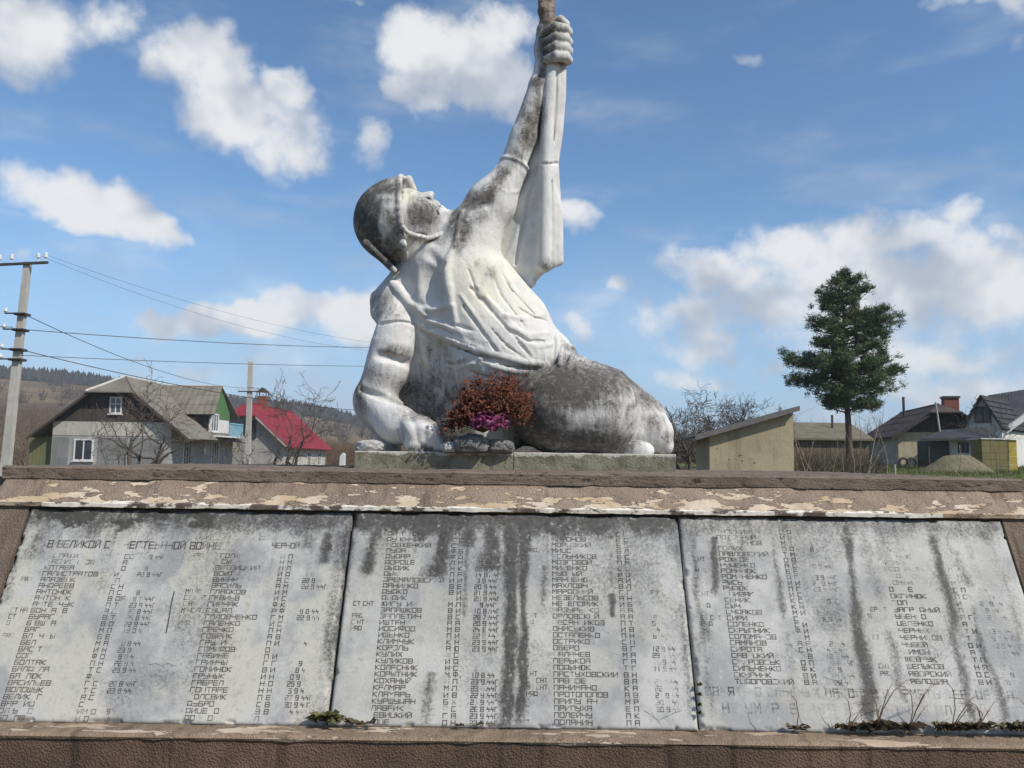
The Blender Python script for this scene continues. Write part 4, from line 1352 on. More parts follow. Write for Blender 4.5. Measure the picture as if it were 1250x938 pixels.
# chin strap
m = MB()
pts = [P(491, 276, -50), P(497, 284, -44), P(508, 288, -38), P(522, 291, -32), (P(536, 287, -24)), P(548, 281, -12), P(552, 276, 2), P(548, 281, 18), P(522, 291, 40), P(496, 284, 50)]
sm = []
for a, b in zip(pts, pts[1:]):
    for j in range(4): sm.append(a + (b - a) * j / 4)
m.tube(sm + [pts[-1]], 3.1 * PX, 6)
ms, n_ = newmat('chalky_edge')
n_.finish(n_.mix(n_.ss(n_.noise(60, 4), 0.4, 0.65), (0.68, 0.66, 0.62), (0.40, 0.38, 0.35)), 0.9, 0.2)
n_.bump(n_.noise(90, 4), 0.5, 0.005)
m.build('chin_strap', ms, statue, True)
# broken staff in the fist
def rust():
    m, n = newmat('broken_staff_concrete')
    a = n.noise(26.0, 6, 0.7)
    col = n.mix(n.ss(a, 0.4, 0.6), (0.20, 0.15, 0.12), (0.33, 0.27, 0.22))
    col = n.mix(n.ss(n.noise(55, 5, 0.7), 0.56, 0.66), col, (0.045, 0.04, 0.038))
    n.bump(a, 0.9, 0.02)
    n.finish(col, 0.95, 0.1)
    return m


S = Sculpt(*bounds(640, -110, 700, 90, -32, 40), 0.0055)
S.chain([(671, 72, 2, 9), (669, 40, 2, 10), (667, 10, 2, 10.5), (667, -40, 2, 10.5), (667, -75, 2, 9)], 2)
S.el(662, -82, -4, 9, 12, 9, 20, 2, 'sub')
roughen(S, 0.012, 22, 15)
finish_part(S, 'staff', statue, rust())

# plinth: a slab of two cast blocks
def plinth_mat():
    m, n = newmat('mossy_plinth_concrete')
    a = n.noise(12.0, 6, 0.65)
    col = n.mix(n.ss(a, 0.35, 0.65), (0.150, 0.140, 0.100), (0.265, 0.248, 0.190))
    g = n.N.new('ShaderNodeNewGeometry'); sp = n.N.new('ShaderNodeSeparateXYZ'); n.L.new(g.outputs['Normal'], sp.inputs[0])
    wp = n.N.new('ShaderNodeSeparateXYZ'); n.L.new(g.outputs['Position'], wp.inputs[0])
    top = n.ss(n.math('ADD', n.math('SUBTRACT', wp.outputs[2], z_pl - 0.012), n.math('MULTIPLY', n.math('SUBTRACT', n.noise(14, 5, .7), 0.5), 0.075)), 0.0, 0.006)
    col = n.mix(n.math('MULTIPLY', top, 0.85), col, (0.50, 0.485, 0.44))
    col = n.mix(n.ss(n.noise(50, 5, 0.7), 0.56, 0.7, 0, 0.7), col, (0.07, 0.066, 0.045))
    n.bump(n.math('ADD', a, n.noise(80, 4)), 0.7, 0.008)
    n.finish(col, 0.95, 0.15)
    return m


M_PLINTH = plinth_mat()
xa, xm, xb = at(433, 565, 3.78).x, at(627, 565, 3.78).x, at(825, 565, 3.78).x
zb = z_ledge - 0.008
for (u0, u1, dz, sd) in ((xa, xm - 0.002, 0.0, 61), (xm + 0.002, xb, 0.002, 67)):
    prof = [(3.78, zb), (3.777, z_pl - 0.004 + dz), (3.784, z_pl + dz), (4.56, z_pl + dz), (4.56, zb)]
    extruded('plinth_block', prof, u0, u1, M_PLINTH, statue, 0.014, 0.004, 22, sd, chip=0.006)
# ================================================================== terrain
AZ_T = np.radians([-180, -60, -40, -32, -26, -20, -15, -11, -5, 5, 20, 40, 60, 180])
AZ_H = np.array([20, 40, 56, 52, 48, 42, 37, 31, 22, 12, 9, 10, 14, 20], float)


def terrain_z(x, y):
    x, y = np.asarray(x, float), np.asarray(y, float)
    r = np.hypot(x, y); az = np.arctan2(x, y)
    H = np.interp(az, AZ_T, AZ_H)
    z = H * sstep(r, 130, 760) ** 1.15
    z = z + 5.0 * sstep(-az, math.radians(19), math.radians(30)) * sstep(r, 75, 230) * (1 - sstep(-az, 1.3, 2.0))
    z = z + 2.2 * sstep(-az, math.radians(9), math.radians(14)) * sstep(r, 80, 200) * (1 - sstep(-az, 1.3, 2.0))
    # the higher lawn to the right
    z = z + 1.32 * sstep(x, 3.0, 10.0) * sstep(y, 18, 36) * (1 - sstep(r, 150, 420)) + 0.35 * sstep(x, 8, 18) * sstep(y, 38, 58) * (1 - sstep(r, 150, 420))
    z = z + (fbm(x * 0.012, y * 0.012, None, 4, 77) - 0.5) * 9 * sstep(r, 150, 700)
    z = z + (fbm(x * 0.12, y * 0.12, None, 3, 78) - 0.5) * 0.25 * sstep(r, 8, 30)
    return z


def tz(x, y):
    return float(terrain_z(np.array([x]), np.array([y]))[0])


def on_ground(px, Y):
    """a point of the ground straight below a picture column, at distance Y"""
    x = at(px, 560, Y).x
    return Vector((x, Y, tz(x, Y)))


def ground_mat():
    m, n = newmat('dry_spring_ground')
    big = n.noise(0.05, 5, 0.6)
    med = n.noise(0.6, 6, 0.65)
    fine = n.noise(9.0, 5, 0.7)
    col = n.mix(n.ss(big, 0.4, 0.6), (0.150, 0.112, 0.066), (0.105, 0.092, 0.048))
    col = n.mix(n.ss(med, 0.45, 0.62, 0, 0.7), col, (0.070, 0.085, 0.030))
    col = n.mix(n.ss(fine, 0.4, 0.75, 0, 0.6), col, (0.20, 0.155, 0.095))
    g = n.attr('lawn')
    lw = n.mix(n.ss(med, 0.35, 0.65), (0.070, 0.105, 0.028), (0.120, 0.135, 0.045))
    lw = n.mix(n.ss(fine, 0.45, 0.8, 0, 0.5), lw, (0.19, 0.16, 0.085))
    col = n.mix(g, col, lw)
    ps = n.attr('pasture')
    col = n.mix(ps, col, n.mix(n.ss(n.noise(0.03, 5, .65), .42, .58), (0.185, 0.135, 0.070), (0.115, 0.085, 0.052)))
    n.bump(n.math('ADD', med, fine), 0.8, 0.08)
    n.finish(col, 0.95, 0.1)
    return m


rad = np.concatenate([np.linspace(0.0, 30, 24), np.linspace(32, 120, 60), np.geomspace(124, 900, 80), np.geomspace(960, 4500, 12)])
ang = np.concatenate([np.radians(np.linspace(-48, 48, 230)), np.radians(np.linspace(52, 308, 52))])
RR, AA = np.meshgrid(rad, ang, indexing='ij')
GX, GY = RR * np.sin(AA), RR * np.cos(AA)
GZ = terrain_z(GX, GY)
GZ[RR < 7] = 0.0
nr, na = RR.shape
ii = np.arange(nr - 1)[:, None] * na; jj = np.arange(na)[None, :]; j2 = (jj + 1) % na
gq = np.stack([ii + jj, ii + na + jj, ii + na + j2, ii + j2], -1).reshape(-1, 4)
gme = np_mesh('ground', np.stack([GX, GY, GZ], -1).reshape(-1, 3), gq)
lawn = sstep(GX, 7, 13) * sstep(GY, 24, 32) * (1 - sstep(GY, 58, 75))
past = sstep(RR, 90, 200)
set_attr(gme, 'lawn', lawn.ravel()); set_attr(gme, 'pasture', past.ravel())
ground = link_mesh('ground', gme, ground_mat(), None, True)
bmg = bmesh.new(); bmg.from_mesh(gme); bmesh.ops.remove_doubles(bmg, verts=bmg.verts[:], dist=0.001); bmesh.ops.recalc_face_normals(bmg, faces=bmg.faces[:])
bmg.faces.ensure_lookup_table()
if sum(f.normal.z for f in bmg.faces) < 0: bmesh.ops.reverse_faces(bmg, faces=bmg.faces[:])
bmg.to_mesh(gme); bmg.free()
tag(ground, kind='structure')

# ------------------------------------------------------------------ woods and scrub
def leafcol(name, cs, rough=0.9):
    m, n = newmat(name)
    oi = n.N.new('ShaderNodeNewGeometry').outputs['Random Per Island']
    col = n.mix(oi, cs[0], cs[1])
    col = n.mix(n.ss(n.noise(0.8, 4), 0.4, 0.65, 0, 0.6), col, cs[2])
    n.finish(col, rough, 0.15)
    return m


M_FOREST = leafcol('far_conifers', ((0.026, 0.034, 0.028), (0.062, 0.056, 0.048), (0.036, 0.036, 0.034)))
M_BAREWOOD = leafcol('far_bare_wood', ((0.085, 0.066, 0.058), (0.125, 0.096, 0.076), (0.060, 0.050, 0.046)))
M_SCRUB = leafcol('bare_scrub_twigs', ((0.085, 0.062, 0.045), (0.24, 0.185, 0.135), (0.075, 0.054, 0.040)))
M_SCRUBRED = leafcol('russet_scrub_twigs', ((0.145, 0.085, 0.050), (0.185, 0.120, 0.075), (0.095, 0.060, 0.040)))


def wood(name, pts, hgt, mat, conif, label, cat):
    r = np.random.default_rng(len(pts))
    V, Q = [], []
    for (x, y, z) in pts:
        h = hgt * r.uniform(0.7, 1.25); w = h * (r.uniform(0.22, 0.32) if conif else r.uniform(0.28, 0.42))
        tiers = ((0.10, 1.0), (0.38, 0.78), (0.66, 0.48)) if conif else ((0.08, 0.55), (0.35, 1.0), (0.62, 0.85))
        k = 6
        i = len(V)
        V.append((x, y, z + h)); 
        for (t, s) in tiers:
            for a in range(k):
                an = 2 * math.pi * (a + r.uniform(-.3, .3)) / k
                ww = w * s * r.uniform(0.65, 1.2)
                V.append((x + ww * math.cos(an), y + ww * math.sin(an), z + h * (t + r.uniform(-.06, .06))))
        for a in range(k):
            a2 = (a + 1) % k
            Q.append((i + 1 + a, i + 1 + a2, i + 1 + k + a2, i + 1 + k + a))
            Q.append((i + 1 + k + a, i + 1 + k + a2, i + 1 + 2 * k + a2, i + 1 + 2 * k + a))
            Q.append((i + 1 + 2 * k + a, i + 1 + 2 * k + a2, i, i))
    me = bpy.data.meshes.new(name)
    me.from_pydata(V, [], [q if q[2] != q[3] else q[:3] for q in Q]); me.update()
    o = link_mesh(name, me, mat)
    return tag(o, label, cat, kind='stuff')


def scatter(n, az0, az1, r0, r1, seed, cond=None):
    r = np.random.default_rng(seed)
    az = np.radians(r.uniform(az0, az1, n)); rr = np.sqrt(r.uniform(r0 ** 2, r1 ** 2, n))
    x, y = rr * np.sin(az), rr * np.cos(az)
    if cond is not None:
        k = cond(x, y, rr, az); x, y = x[k], y[k]
    z = terrain_z(x, y) - 0.3
    return list(zip(x, y, z))


patch = lambda f, sd, lo: (lambda x, y, rr, az: fbm(x * f, y * f, None, 3, sd) > lo)
wood('conifer_forest', scatter(9000, -46, 14, 560, 820, 1, patch(0.006, 5, 0.47)), 8.0, M_FOREST, True, 'dark conifer forest covering the far hill ridge behind the houses', 'forest')


def twigs(V, Fc, base, h, w, n, r, lean=0.35, th=0.012, forks=2):
    """one leafless bush: thin three-sided stems that fork"""
    for _ in range(n):
        a = r.uniform(0, 2 * math.pi); s = r.uniform(0, 1) ** 0.6
        tip = np.array((math.cos(a) * w * s * lean * 2, math.sin(a) * w * s * lean * 2, h * r.uniform(0.55, 1.0)))
        b0 = np.array(base) + np.array((math.cos(a), math.sin(a), 0)) * w * 0.25 * s
        mid = b0 + tip * r.uniform(.4, .6) + r.normal(0, 0.05 * h, 3)
        end = b0 + tip + r.normal(0, 0.05 * h, 3)
        segs = [(b0, mid, th), (mid, end, th * .6)]
        for _f in range(forks):
            t = r.uniform(.2, .9); st = b0 + (end - b0) * t
            segs.append((st, st + np.array((r.normal(0, .22), r.normal(0, .22), r.uniform(.1, .35))) * h, th * .5))
        for (p, q, t) in segs:
            i = len(V)
            d = q - p; u = np.cross(d, (0.3, 1, 0.2)); u /= np.linalg.norm(u) + 1e-9
            v = np.cross(d, u); v /= np.linalg.norm(v) + 1e-9
            V += [tuple(p + u * t), tuple(p - u * .5 * t + v * .87 * t), tuple(p - u * .5 * t - v * .87 * t), tuple(q)]
            Fc += [(i, i + 1, i + 3), (i + 1, i + 2, i + 3), (i + 2, i, i + 3)]


def scrub(name, pts, h, w, n, mat, label, cat, seed, th=0.012, forks=2):
    r = np.random.default_rng(seed); V, Fc = [], []
    for p in pts:
        s = r.uniform(.6, 1.3)
        twigs(V, Fc, p, h * s, w * s, n, r, 0.4, th, forks)
    me = bpy.data.meshes.new(name); me.from_pydata(V, [], Fc); me.update()
    return tag(link_mesh(name, me, mat), label, cat, kind='stuff')


scrub('bare_forest', scatter(1700, -46, 46, 330, 800, 2, patch(0.008, 9, 0.42)), 7.5, 4.5, 12, M_BAREWOOD, 'leafless brown wood on the far hillside', 'forest', 15, 0.20, 3)
scrub('hillside_scrub', scatter(2300, -62, -20, 80, 300, 3), 4.2, 2.4, 16, M_SCRUB, 'bare brown scrub covering the slope behind the grey house', 'scrub', 5, 0.05)
scrub('valley_scrub', scatter(760, -20, 6, 95, 260, 4), 4.0, 2.4, 16, M_SCRUBRED, 'russet leafless scrub beyond the red-roofed house', 'scrub', 6, 0.05)
scrub('shed_thicket', scatter(120, 19.3, 24.5, 29, 47, 9), 1.25, 0.9, 10, M_SCRUB, 'brown leafless thicket between the shed and the pine', 'scrub', 17, 0.014)
scrub('garden_scrub', scatter(210, 10, 26, 62, 110, 8), 3.6, 2.4, 16, M_SCRUB, 'tall bare scrub behind the barn and the pine', 'scrub', 7, 0.035)


# lawn grass
def grass(name, pts, h, mat, label, seed, per=9):
    r = np.random.default_rng(seed); V, Fc = [], []
    for (x, y, z) in pts:
        for _ in range(per):
            a = r.uniform(0, 6.28); d = r.uniform(0, .28); hh = h * r.uniform(.4, 1.2); t = r.uniform(0, 6.28); w = .014
            bx, by = x + d * math.cos(a), y + d * math.sin(a)
            i = len(V)
            V += [(bx - w * math.cos(t), by - w * math.sin(t), z - .05), (bx + w * math.cos(t), by + w * math.sin(t), z - .05), (bx + r.normal(0, .4) * hh, by + r.normal(0, .4) * hh, z + hh)]
            Fc.append((i, i + 1, i + 2))
    me = bpy.data.meshes.new(name); me.from_pydata(V, [], Fc); me.update()
    return tag(link_mesh(name, me, mat), label, 'grass', kind='stuff')


M_GRASS = leafcol('spring_grass', ((0.075, 0.115, 0.030), (0.125, 0.145, 0.050), (0.18, 0.15, 0.08)))
gp = [(x, y, tz(x, y)) for (x, y) in zip(rng.uniform(12, 36, 2600), rng.uniform(27, 60, 2600)) if abs(math.degrees(math.atan2(x, y)) - 28) < 7]
grass('lawn_grass', gp, 0.20, M_GRASS, 'rough green lawn grass in front of the houses on the rise', 3)
# ================================================================== houses
def frame(origin, deg):
    """local (u right along the gable, v back along the ridge, w up) -> world"""
    a = math.radians(deg); ux, uy = math.cos(a), -math.sin(a); vx, vy = math.sin(a), math.cos(a)
    ox, oy, oz = origin
    return lambda u, v, w: Vector((ox + u * ux + v * vx, oy + u * uy + v * vy, oz + w))


def plaster(name, c1, c2, darkening=0.5):
    m, n = newmat(name)
    big = n.noise(0.9, 6, 0.65)
    col = n.mix(n.ss(big, .38, .62), c1, c2)
    runs = n.noise(2.2, 6, .65, n.mapping((1.6, 1.6, .16)))
    col = n.mix(n.ss(runs, .50, .72, 0, darkening), col, tuple(c * .5 for c in c1))
    st = n.noise(2.6, 7, .7)
    col = n.mix(n.ss(st, .56, .66, 0, darkening * .9), col, tuple(c * .62 for c in c1))
    f = n.noise(26, 5, .7)
    col = n.mix(n.ss(f, .5, .75, 0, .35), col, tuple(c * .6 for c in c1))
    n.bump(n.math('ADD', f, n.math('MULTIPLY', st, 1.5)), .6, .03)
    n.finish(col, .95, .15)
    return m


M_WHITE = simple('white_window_paint', (0.72, 0.72, 0.70), (0.62, 0.62, 0.60), 4, 0.6, 0.1)
M_DARKWOOD = simple('dark_gable_boards', (0.050, 0.042, 0.036), (0.085, 0.070, 0.058), 2, 0.9, 0.6, 0.02, stretch=(6, 6, .5))
M_GREYPLASTER = plaster('grey_cement_plaster', (0.31, 0.305, 0.29), (0.40, 0.39, 0.365))
M_PANELGREY = plaster('darker_cement_panel', (0.20, 0.20, 0.195), (0.25, 0.25, 0.24))
M_PALEPLASTER = plaster('pale_plaster', (0.42, 0.40, 0.35), (0.52, 0.50, 0.44))
M_CREAM = plaster('cream_plaster', (0.46, 0.39, 0.26), (0.54, 0.46, 0.32))
M_WHITEWALL = plaster('white_wall_plaster', (0.60, 0.60, 0.58), (0.66, 0.66, 0.64))
M_GREENBOARD = simple('green_painted_boards', (0.075, 0.165, 0.065), (0.115, 0.22, 0.085), 1.5, 0.8, 0.5, 0.02, stretch=(5, 5, .6))
M_MOSSBOARD = simple('mossy_shed_boards', (0.19, 0.17, 0.075), (0.14, 0.165, 0.085), 1.0, 0.9, 0.6, 0.02, stretch=(5, 5, .5))
M_BLUE = simple('blue_balcony_paint', (0.20, 0.42, 0.56), (0.27, 0.50, 0.62), 3, 0.6, 0.1)
M_BRICKRED = simple('red_chimney_brick', (0.20, 0.070, 0.050), (0.27, 0.105, 0.075), 6, 0.9, 0.4, 0.01)
M_CONC = simple('pole_concrete', (0.40, 0.385, 0.35), (0.49, 0.475, 0.43), 2.5, 0.92, 0.4, 0.01, stretch=(1, 1, .4))
M_IRON = simple('dark_iron', (0.045, 0.043, 0.042), (0.075, 0.07, 0.065), 8, 0.6, 0.1)
M_YELLOW = simple('yellow_foam_board', (0.44, 0.33, 0.06), (0.36, 0.28, 0.06), 2, 0.7, 0.2)
M_OCHRESTACK = simple('ochre_block_stack', (0.21, 0.18, 0.080), (0.165, 0.145, 0.065), 2.2, 0.9, 0.4, 0.02)


def glass():
    m, n = newmat('window_glass')
    n.finish(n.mix(n.ss(n.noise(0.8, 2), .4, .6), (0.035, 0.045, 0.055), (0.075, 0.085, 0.095)), 0.08, 0.6)
    return m


M_GLASS = glass()


def slate(name, c1, c2, axis='corr', scale=5.0):
    m, n = newmat(name)
    a = n.noise(1.2, 6, 0.65)
    f = n.noise(14.0, 4, 0.7)
    col = n.mix(n.ss(a, .35, .65), c1, c2)
    col = n.mix(n.ss(f, .5, .75, 0, .5), col, tuple(x * .5 for x in c1))
    n.bump(f, 0.5, 0.03)
    n.finish(col, 0.9, 0.2)
    return m


M_ASBESTOS = slate('lichened_asbestos_sheet', (0.150, 0.135, 0.112), (0.215, 0.195, 0.160))
M_RED = slate('crimson_metal_sheet', (0.200, 0.024, 0.038), (0.240, 0.034, 0.048))
M_RED.node_tree.nodes['Principled BSDF'].inputs['Roughness'].default_value = 0.7
M_DARKROOF = slate('dark_brown_roof_sheet', (0.060, 0.046, 0.042), (0.095, 0.072, 0.064))
M_SLATEROOF = slate('charcoal_tile_sheet', (0.040, 0.042, 0.048), (0.060, 0.062, 0.068))


def corrugated(name, a, b, c, d, n, depth, mat, parent, rows=4, th=0.03):
    """a roof plane a-b (eave), d-c (ridge) made of real corrugation in overlapping rows"""
    a, b, c, d = map(Vector, (a, b, c, d))
    nrm = (b - a).cross(d - a).normalized()
    if nrm.z < 0: nrm = -nrm
    m = MB()
    for r in range(rows):
        t0, t1 = r / rows, min(1.0, (r + 1) / rows + 0.012)
        e0, e1 = a.lerp(d, t0), b.lerp(c, t0); f0, f1 = a.lerp(d, t1), b.lerp(c, t1)
        lo = nrm * (th * 0.9); hi = nrm * 0.0
        i = len(m.v)
        for k in range(2 * n + 1):
            s = k / (2 * n); w = nrm * (depth if k % 2 else 0.0)
            m.v += [tuple(e0.lerp(e1, s) + w + lo), tuple(f0.lerp(f1, s) + w + hi)]
        for k in range(2 * n):
            q = i + 2 * k
            m.f.append((q, q + 2, q + 3, q + 1))
    # underside
    dn = nrm * -th
    m.poly([a + dn, b + dn, c + dn, d + dn])
    for (p, q) in ((a, b), (b, c), (c, d), (d, a)):
        m.poly([p + dn, q + dn, q + nrm * (depth * .5), p + nrm * (depth * .5)])
    return m.build(name, mat, parent)


def window(parent, fr, u0, u1, w0, w1, v, side=False, mull=1, bars=0, mat=None, depth=0.06, sgn=-1, sill=True):
    """set in a gable wall (plane v) or, with side, in a long wall (plane u=v argument); sgn: outward direction"""
    mat = mat or M_WHITE
    if side: L = lambda s, o, w: fr(v + sgn * o, s, w)
    else: L = lambda s, o, w: fr(s, v + sgn * o, w)
    t = 0.09
    m = MB()
    m.box((u0, -0.02, w0), (u0 + t, depth, w1), L); m.box((u1 - t, -0.02, w0), (u1, depth, w1), L)
    m.box((u0 + t, -0.02, w1 - t), (u1 - t, depth, w1), L); m.box((u0 + t, -0.02, w0), (u1 - t, depth, w0 + t), L)
    for k in range(mull):
        c = u0 + (u1 - u0) * (k + 1) / (mull + 1)
        m.box((c - .035, -0.02, w0 + t), (c + .035, depth - .008, w1 - t), L)
    for k in range(bars):
        c = w0 + (w1 - w0) * (k + 1) / (bars + 1) * 1.15
        m.box((u0 + t, -0.02, c - .025), (u1 - t, depth - .016, c + .025), L)
    o = m.build('window', mat, parent)
    g = MB(); g.box((u0 + t * .5, -0.03, w0 + t * .5), (u1 - t * .5, 0.012, w1 - t * .5), L)
    g.build('pane', M_GLASS, o)
    if sill:
        s_ = MB(); s_.box((u0 - .08, -.02, w0 - .07), (u1 + .08, depth + .07, w0 - .003), L); s_.build('sill', mat, o)
    return o


def shell(fr, W, Lg, Hw, name, mat, parent):
    m = MB()
    m.box((0, 0, -0.6), (W, Lg, Hw), fr)
    return m.build(name, mat, parent)


def hip_house(name, label, origin, deg, W, Lg, Hw, Hr, hipw, roofmat, wallmat, gablemat, over=0.6, og=0.55, corr=22, mirror=False, cutw=None):
    """house with a half-hipped gable towards the viewer: wall, boarded gable, two roof planes, the little hip and ridge caps"""
    root = empty(name, tuple(origin), label, 'house')
    fr = frame(origin, deg)
    shell(fr, W, Lg, Hw, 'wall', wallmat, root)
    k = (Hr - Hw) / (W / 2)
    hc = Hr - hipw * k                                   # height where the hip cuts the gable
    # boarded gable, board by board
    nb = int(W / 0.45)
    for i in range(nb):
        u0, u1 = W * i / nb + .006, W * (i + 1) / nb - .006
        top = lambda u: min(hc, Hw + k * min(u, W - u))
        pts = [(u0, Hw), (u1, Hw), (u1, top(u1)), (u0, top(u0))]
        if abs(u0 - W / 2) < 0: pass
        m = MB(); m.prism([fr(u, -0.02, w) for (u, w) in pts], fr(0, 0.05 + .012 * (i % 2), 0) - fr(0, 0, 0)); m.build('gable_board', gablemat, root)
    bk = MB(); bk.prism([fr(0, Lg - .05, Hw), fr(W, Lg - .05, Hw), fr(W / 2, Lg - .05, Hr - .02)], fr(0, .05, 0) - fr(0, 0, 0)); bk.build('rear_gable', gablemat, root)
    ridge0 = hipw * 0.95
    # left and right planes (eave to ridge), the part ahead of the ridge start belongs to the hip
    ev = Hw - over * k
    uL = -over; uR = W + over
    hu = W / 2 - hipw
    for sgn in (0, 1):
        U = (lambda u: u) if sgn == 0 else (lambda u: W - u)
        corrugated('roof_plane', fr(U(uL), ridge0, ev), fr(U(uL), Lg + og, ev), fr(U(W / 2), Lg + og, Hr), fr(U(W / 2), ridge0, Hr), corr, 0.035, roofmat, root)
        m = MB(); n_ = 0.02
        p = [fr(U(uL), -og, ev), fr(U(uL), ridge0, ev), fr(U(W / 2), ridge0, Hr), fr(U(hu), -og, hc)]
        up = Vector((0, 0, .04))
        m.prism([q - up * .6 for q in p], up * 1.6)
        m.build('roof_verge', roofmat, root)
        b = MB()                                          # barge board under the verge
        b.prism([fr(U(uL), -og - .03, ev - .20), fr(U(uL), -og - .03, ev - .03), fr(U(hu), -og - .03, hc - .03), fr(U(hu), -og - .03, hc - .22)], fr(0, .028, 0) - fr(0, 0, 0))
        b.build('barge_board', gablemat, root)
    up = Vector((0, 0, .04))
    m = MB(); m.prism([fr(hu - .12, -og - .12, hc - .06) - up * .5, fr(W - hu + .12, -og - .12, hc - .06) - up * .5, fr(W / 2, ridge0, Hr) - up * .5], up * 1.6)
    m.build('hip_plane', roofmat, root)
    return root, fr, dict(W=W, L=Lg, Hw=Hw, Hr=Hr, hc=hc, hu=hu, ev=ev, ridge0=ridge0, k=k, og=og)


def cap(fr, a, b, r, mat, parent, name='ridge_cap'):
    m = MB(); m.tube([fr(*a), fr(*b)], r, 6); return m.build(name, mat, parent)


M_CAP = simple('pale_ridge_cap', (0.50, 0.49, 0.46), (0.58, 0.57, 0.54), 4, 0.8, 0.2)
# ---- grey house with the dormer wing (left)
D1 = 52.0
o1 = at(62, 560, D1); o1.z = tz(o1.x, o1.y) + 0.05
h1, fr, g = hip_house('village_house', 'grey plastered house with mossy corrugated half-hipped roof and green-gabled dormer wing', o1, 0, 7.7, 11.5, 3.75, 6.8, 1.45, M_ASBESTOS, M_GREYPLASTER, M_DARKWOOD, over=1.35)
cap(fr, (g['W'] / 2, g['ridge0'] - .05, g['Hr'] + .03), (g['W'] / 2, g['L'] + g['og'], g['Hr'] + .03), .07, M_CAP, h1)
cap(fr, (g['hu'] - .1, -.65, g['hc'] + .02), (g['W'] / 2, g['ridge0'], g['Hr'] + .04), .08, M_CAP, h1, 'hip_cap')
cap(fr, (g['W'] - g['hu'] + .1, -.65, g['hc'] + .02), (g['W'] / 2, g['ridge0'], g['Hr'] + .04), .06, M_ASBESTOS, h1, 'hip_cap')
window(h1, fr, 1.45, 2.7, 1.2, 2.6, 0.0)
window(h1, fr, 3.6, 4.4, 4.25, 5.35, -0.02, mull=1, bars=1)
for (a, b) in ((0.12, 1.1), (3.0, 4.7), (5.2, 7.2)):
    m = MB(); m.box((a, -0.035, 0.9), (b, 0.02, 2.7), fr); m.build('plaster_panel', M_PANELGREY, h1)
m = MB(); m.box((0.02, -.028, 2.82), (7.68, .02, 3.7), fr); m.build('pale_frieze', M_PALEPLASTER, h1)
# long side: windows, plinth strip
for (a, b) in ((1.9, 3.3), (7.0, 8.4)):
    window(h1, fr, a, b, 1.0, 2.7, g['W'], side=True, sgn=1, mull=2)
m = MB(); m.box((g['W'] - .02, .1, -.3), (g['W'] + .05, 10.9, .45), fr); m.build('plinth_strip', M_PALEPLASTER, h1)
m = MB(); m.prism([fr(g['W'] + .04, 5.6, 1.6), fr(g['W'] + .04, 5.9, 2.1), fr(g['W'] + .04, 5.6, 2.25), fr(g['W'] + .04, 5.3, 2.1)], fr(.03, 0, 0) - fr(0, 0, 0)); m.build('plaster_ornament', M_WHITE, h1)
# dormer wing over the long side: its own little gabled roof with green boards
dv0, dv1 = 4.4, 9.2; dm = (dv0 + dv1) / 2; du = g['W'] + 0.55; dz = 4.55; dr = 6.7
m = MB(); m.prism([fr(4.8, dv0 + .4, 3.3), fr(du, dv0 + .4, 3.0), fr(du, dv1 - .4, 3.0), fr(4.8, dv1 - .4, 3.3)], Vector((0, 0, dz - 3.0))); m.build('dormer_wall', M_DARKWOOD, h1)
corrugated('dormer_roof_plane', fr(4.2, dv0 - .2, dz - .05), fr(du + .6, dv0 - .2, dz - .05), fr(du + .1, dm, dr), fr(4.2, dm, dr), 10, .03, M_ASBESTOS, h1, 3)
corrugated('dormer_roof_plane', fr(4.2, dv1 + .2, dz - .05), fr(du + .6, dv1 + .2, dz - .05), fr(du + .1, dm, dr), fr(4.2, dm, dr), 10, .03, M_ASBESTOS, h1, 3)
nb = 8
for i in range(nb):
    a, b = dv0 + .4 + (dv1 - dv0 - .8) * i / nb + .008, dv0 + .4 + (dv1 - dv0 - .8) * (i + 1) / nb - .008
    kk = (dr - .15 - dz) / (dm - dv0)
    top = lambda v: dz + kk * (min(v - dv0, dv1 - v)) - .05
    m = MB(); m.prism([fr(du + .01, a, dz - .25), fr(du + .01, b, dz - .25), fr(du + .01, b, top(b)), fr(du + .01, a, top(a))], fr(.05, 0, 0) - fr(0, 0, 0)); m.build('green_board', M_GREENBOARD, h1)
cap(fr, (4.2, dm, dr + .04), (du + .15, dm, dr + .04), .07, M_CAP, h1)
m = MB(); m.box((du, dv0 + .42, 3.2), (du + .03, dv1 - .42, dz - .27), fr); m.build('dormer_front', M_WHITEWALL, h1)
window(h1, fr, 5.0, 6.4, 3.35, 4.65, du + .07, side=True, sgn=1, mull=2)
# balcony in blue
m = MB()
for i in range(13):
    v = 6.4 + i * .22
    m.box((du + .95, v, 3.1), (du + 1.0, v + .04, 3.95), fr)
m.box((du + .94, 6.35, 3.95), (du + 1.02, 9.15, 4.03), fr); m.box((du + .94, 6.35, 3.05), (du + 1.02, 9.15, 3.12), fr)
m.build('balcony_railing', M_BLUE, h1)
m = MB(); m.box((g['W'] - .1, 4.6, 2.95), (du + 1.05, 9.3, 3.06), fr); m.build('balcony_floor', M_WHITE, h1)
# mossy lean-to boards at the left flank
for i in range(7):
    a = -1.72 + i * .24
    m = MB(); m.box((a, .5, -.4), (a + .225, .56 + .012 * (i % 3), 2.75 - .02 * (i % 2)), fr); m.build('lean_to_board', M_MOSSBOARD, h1)

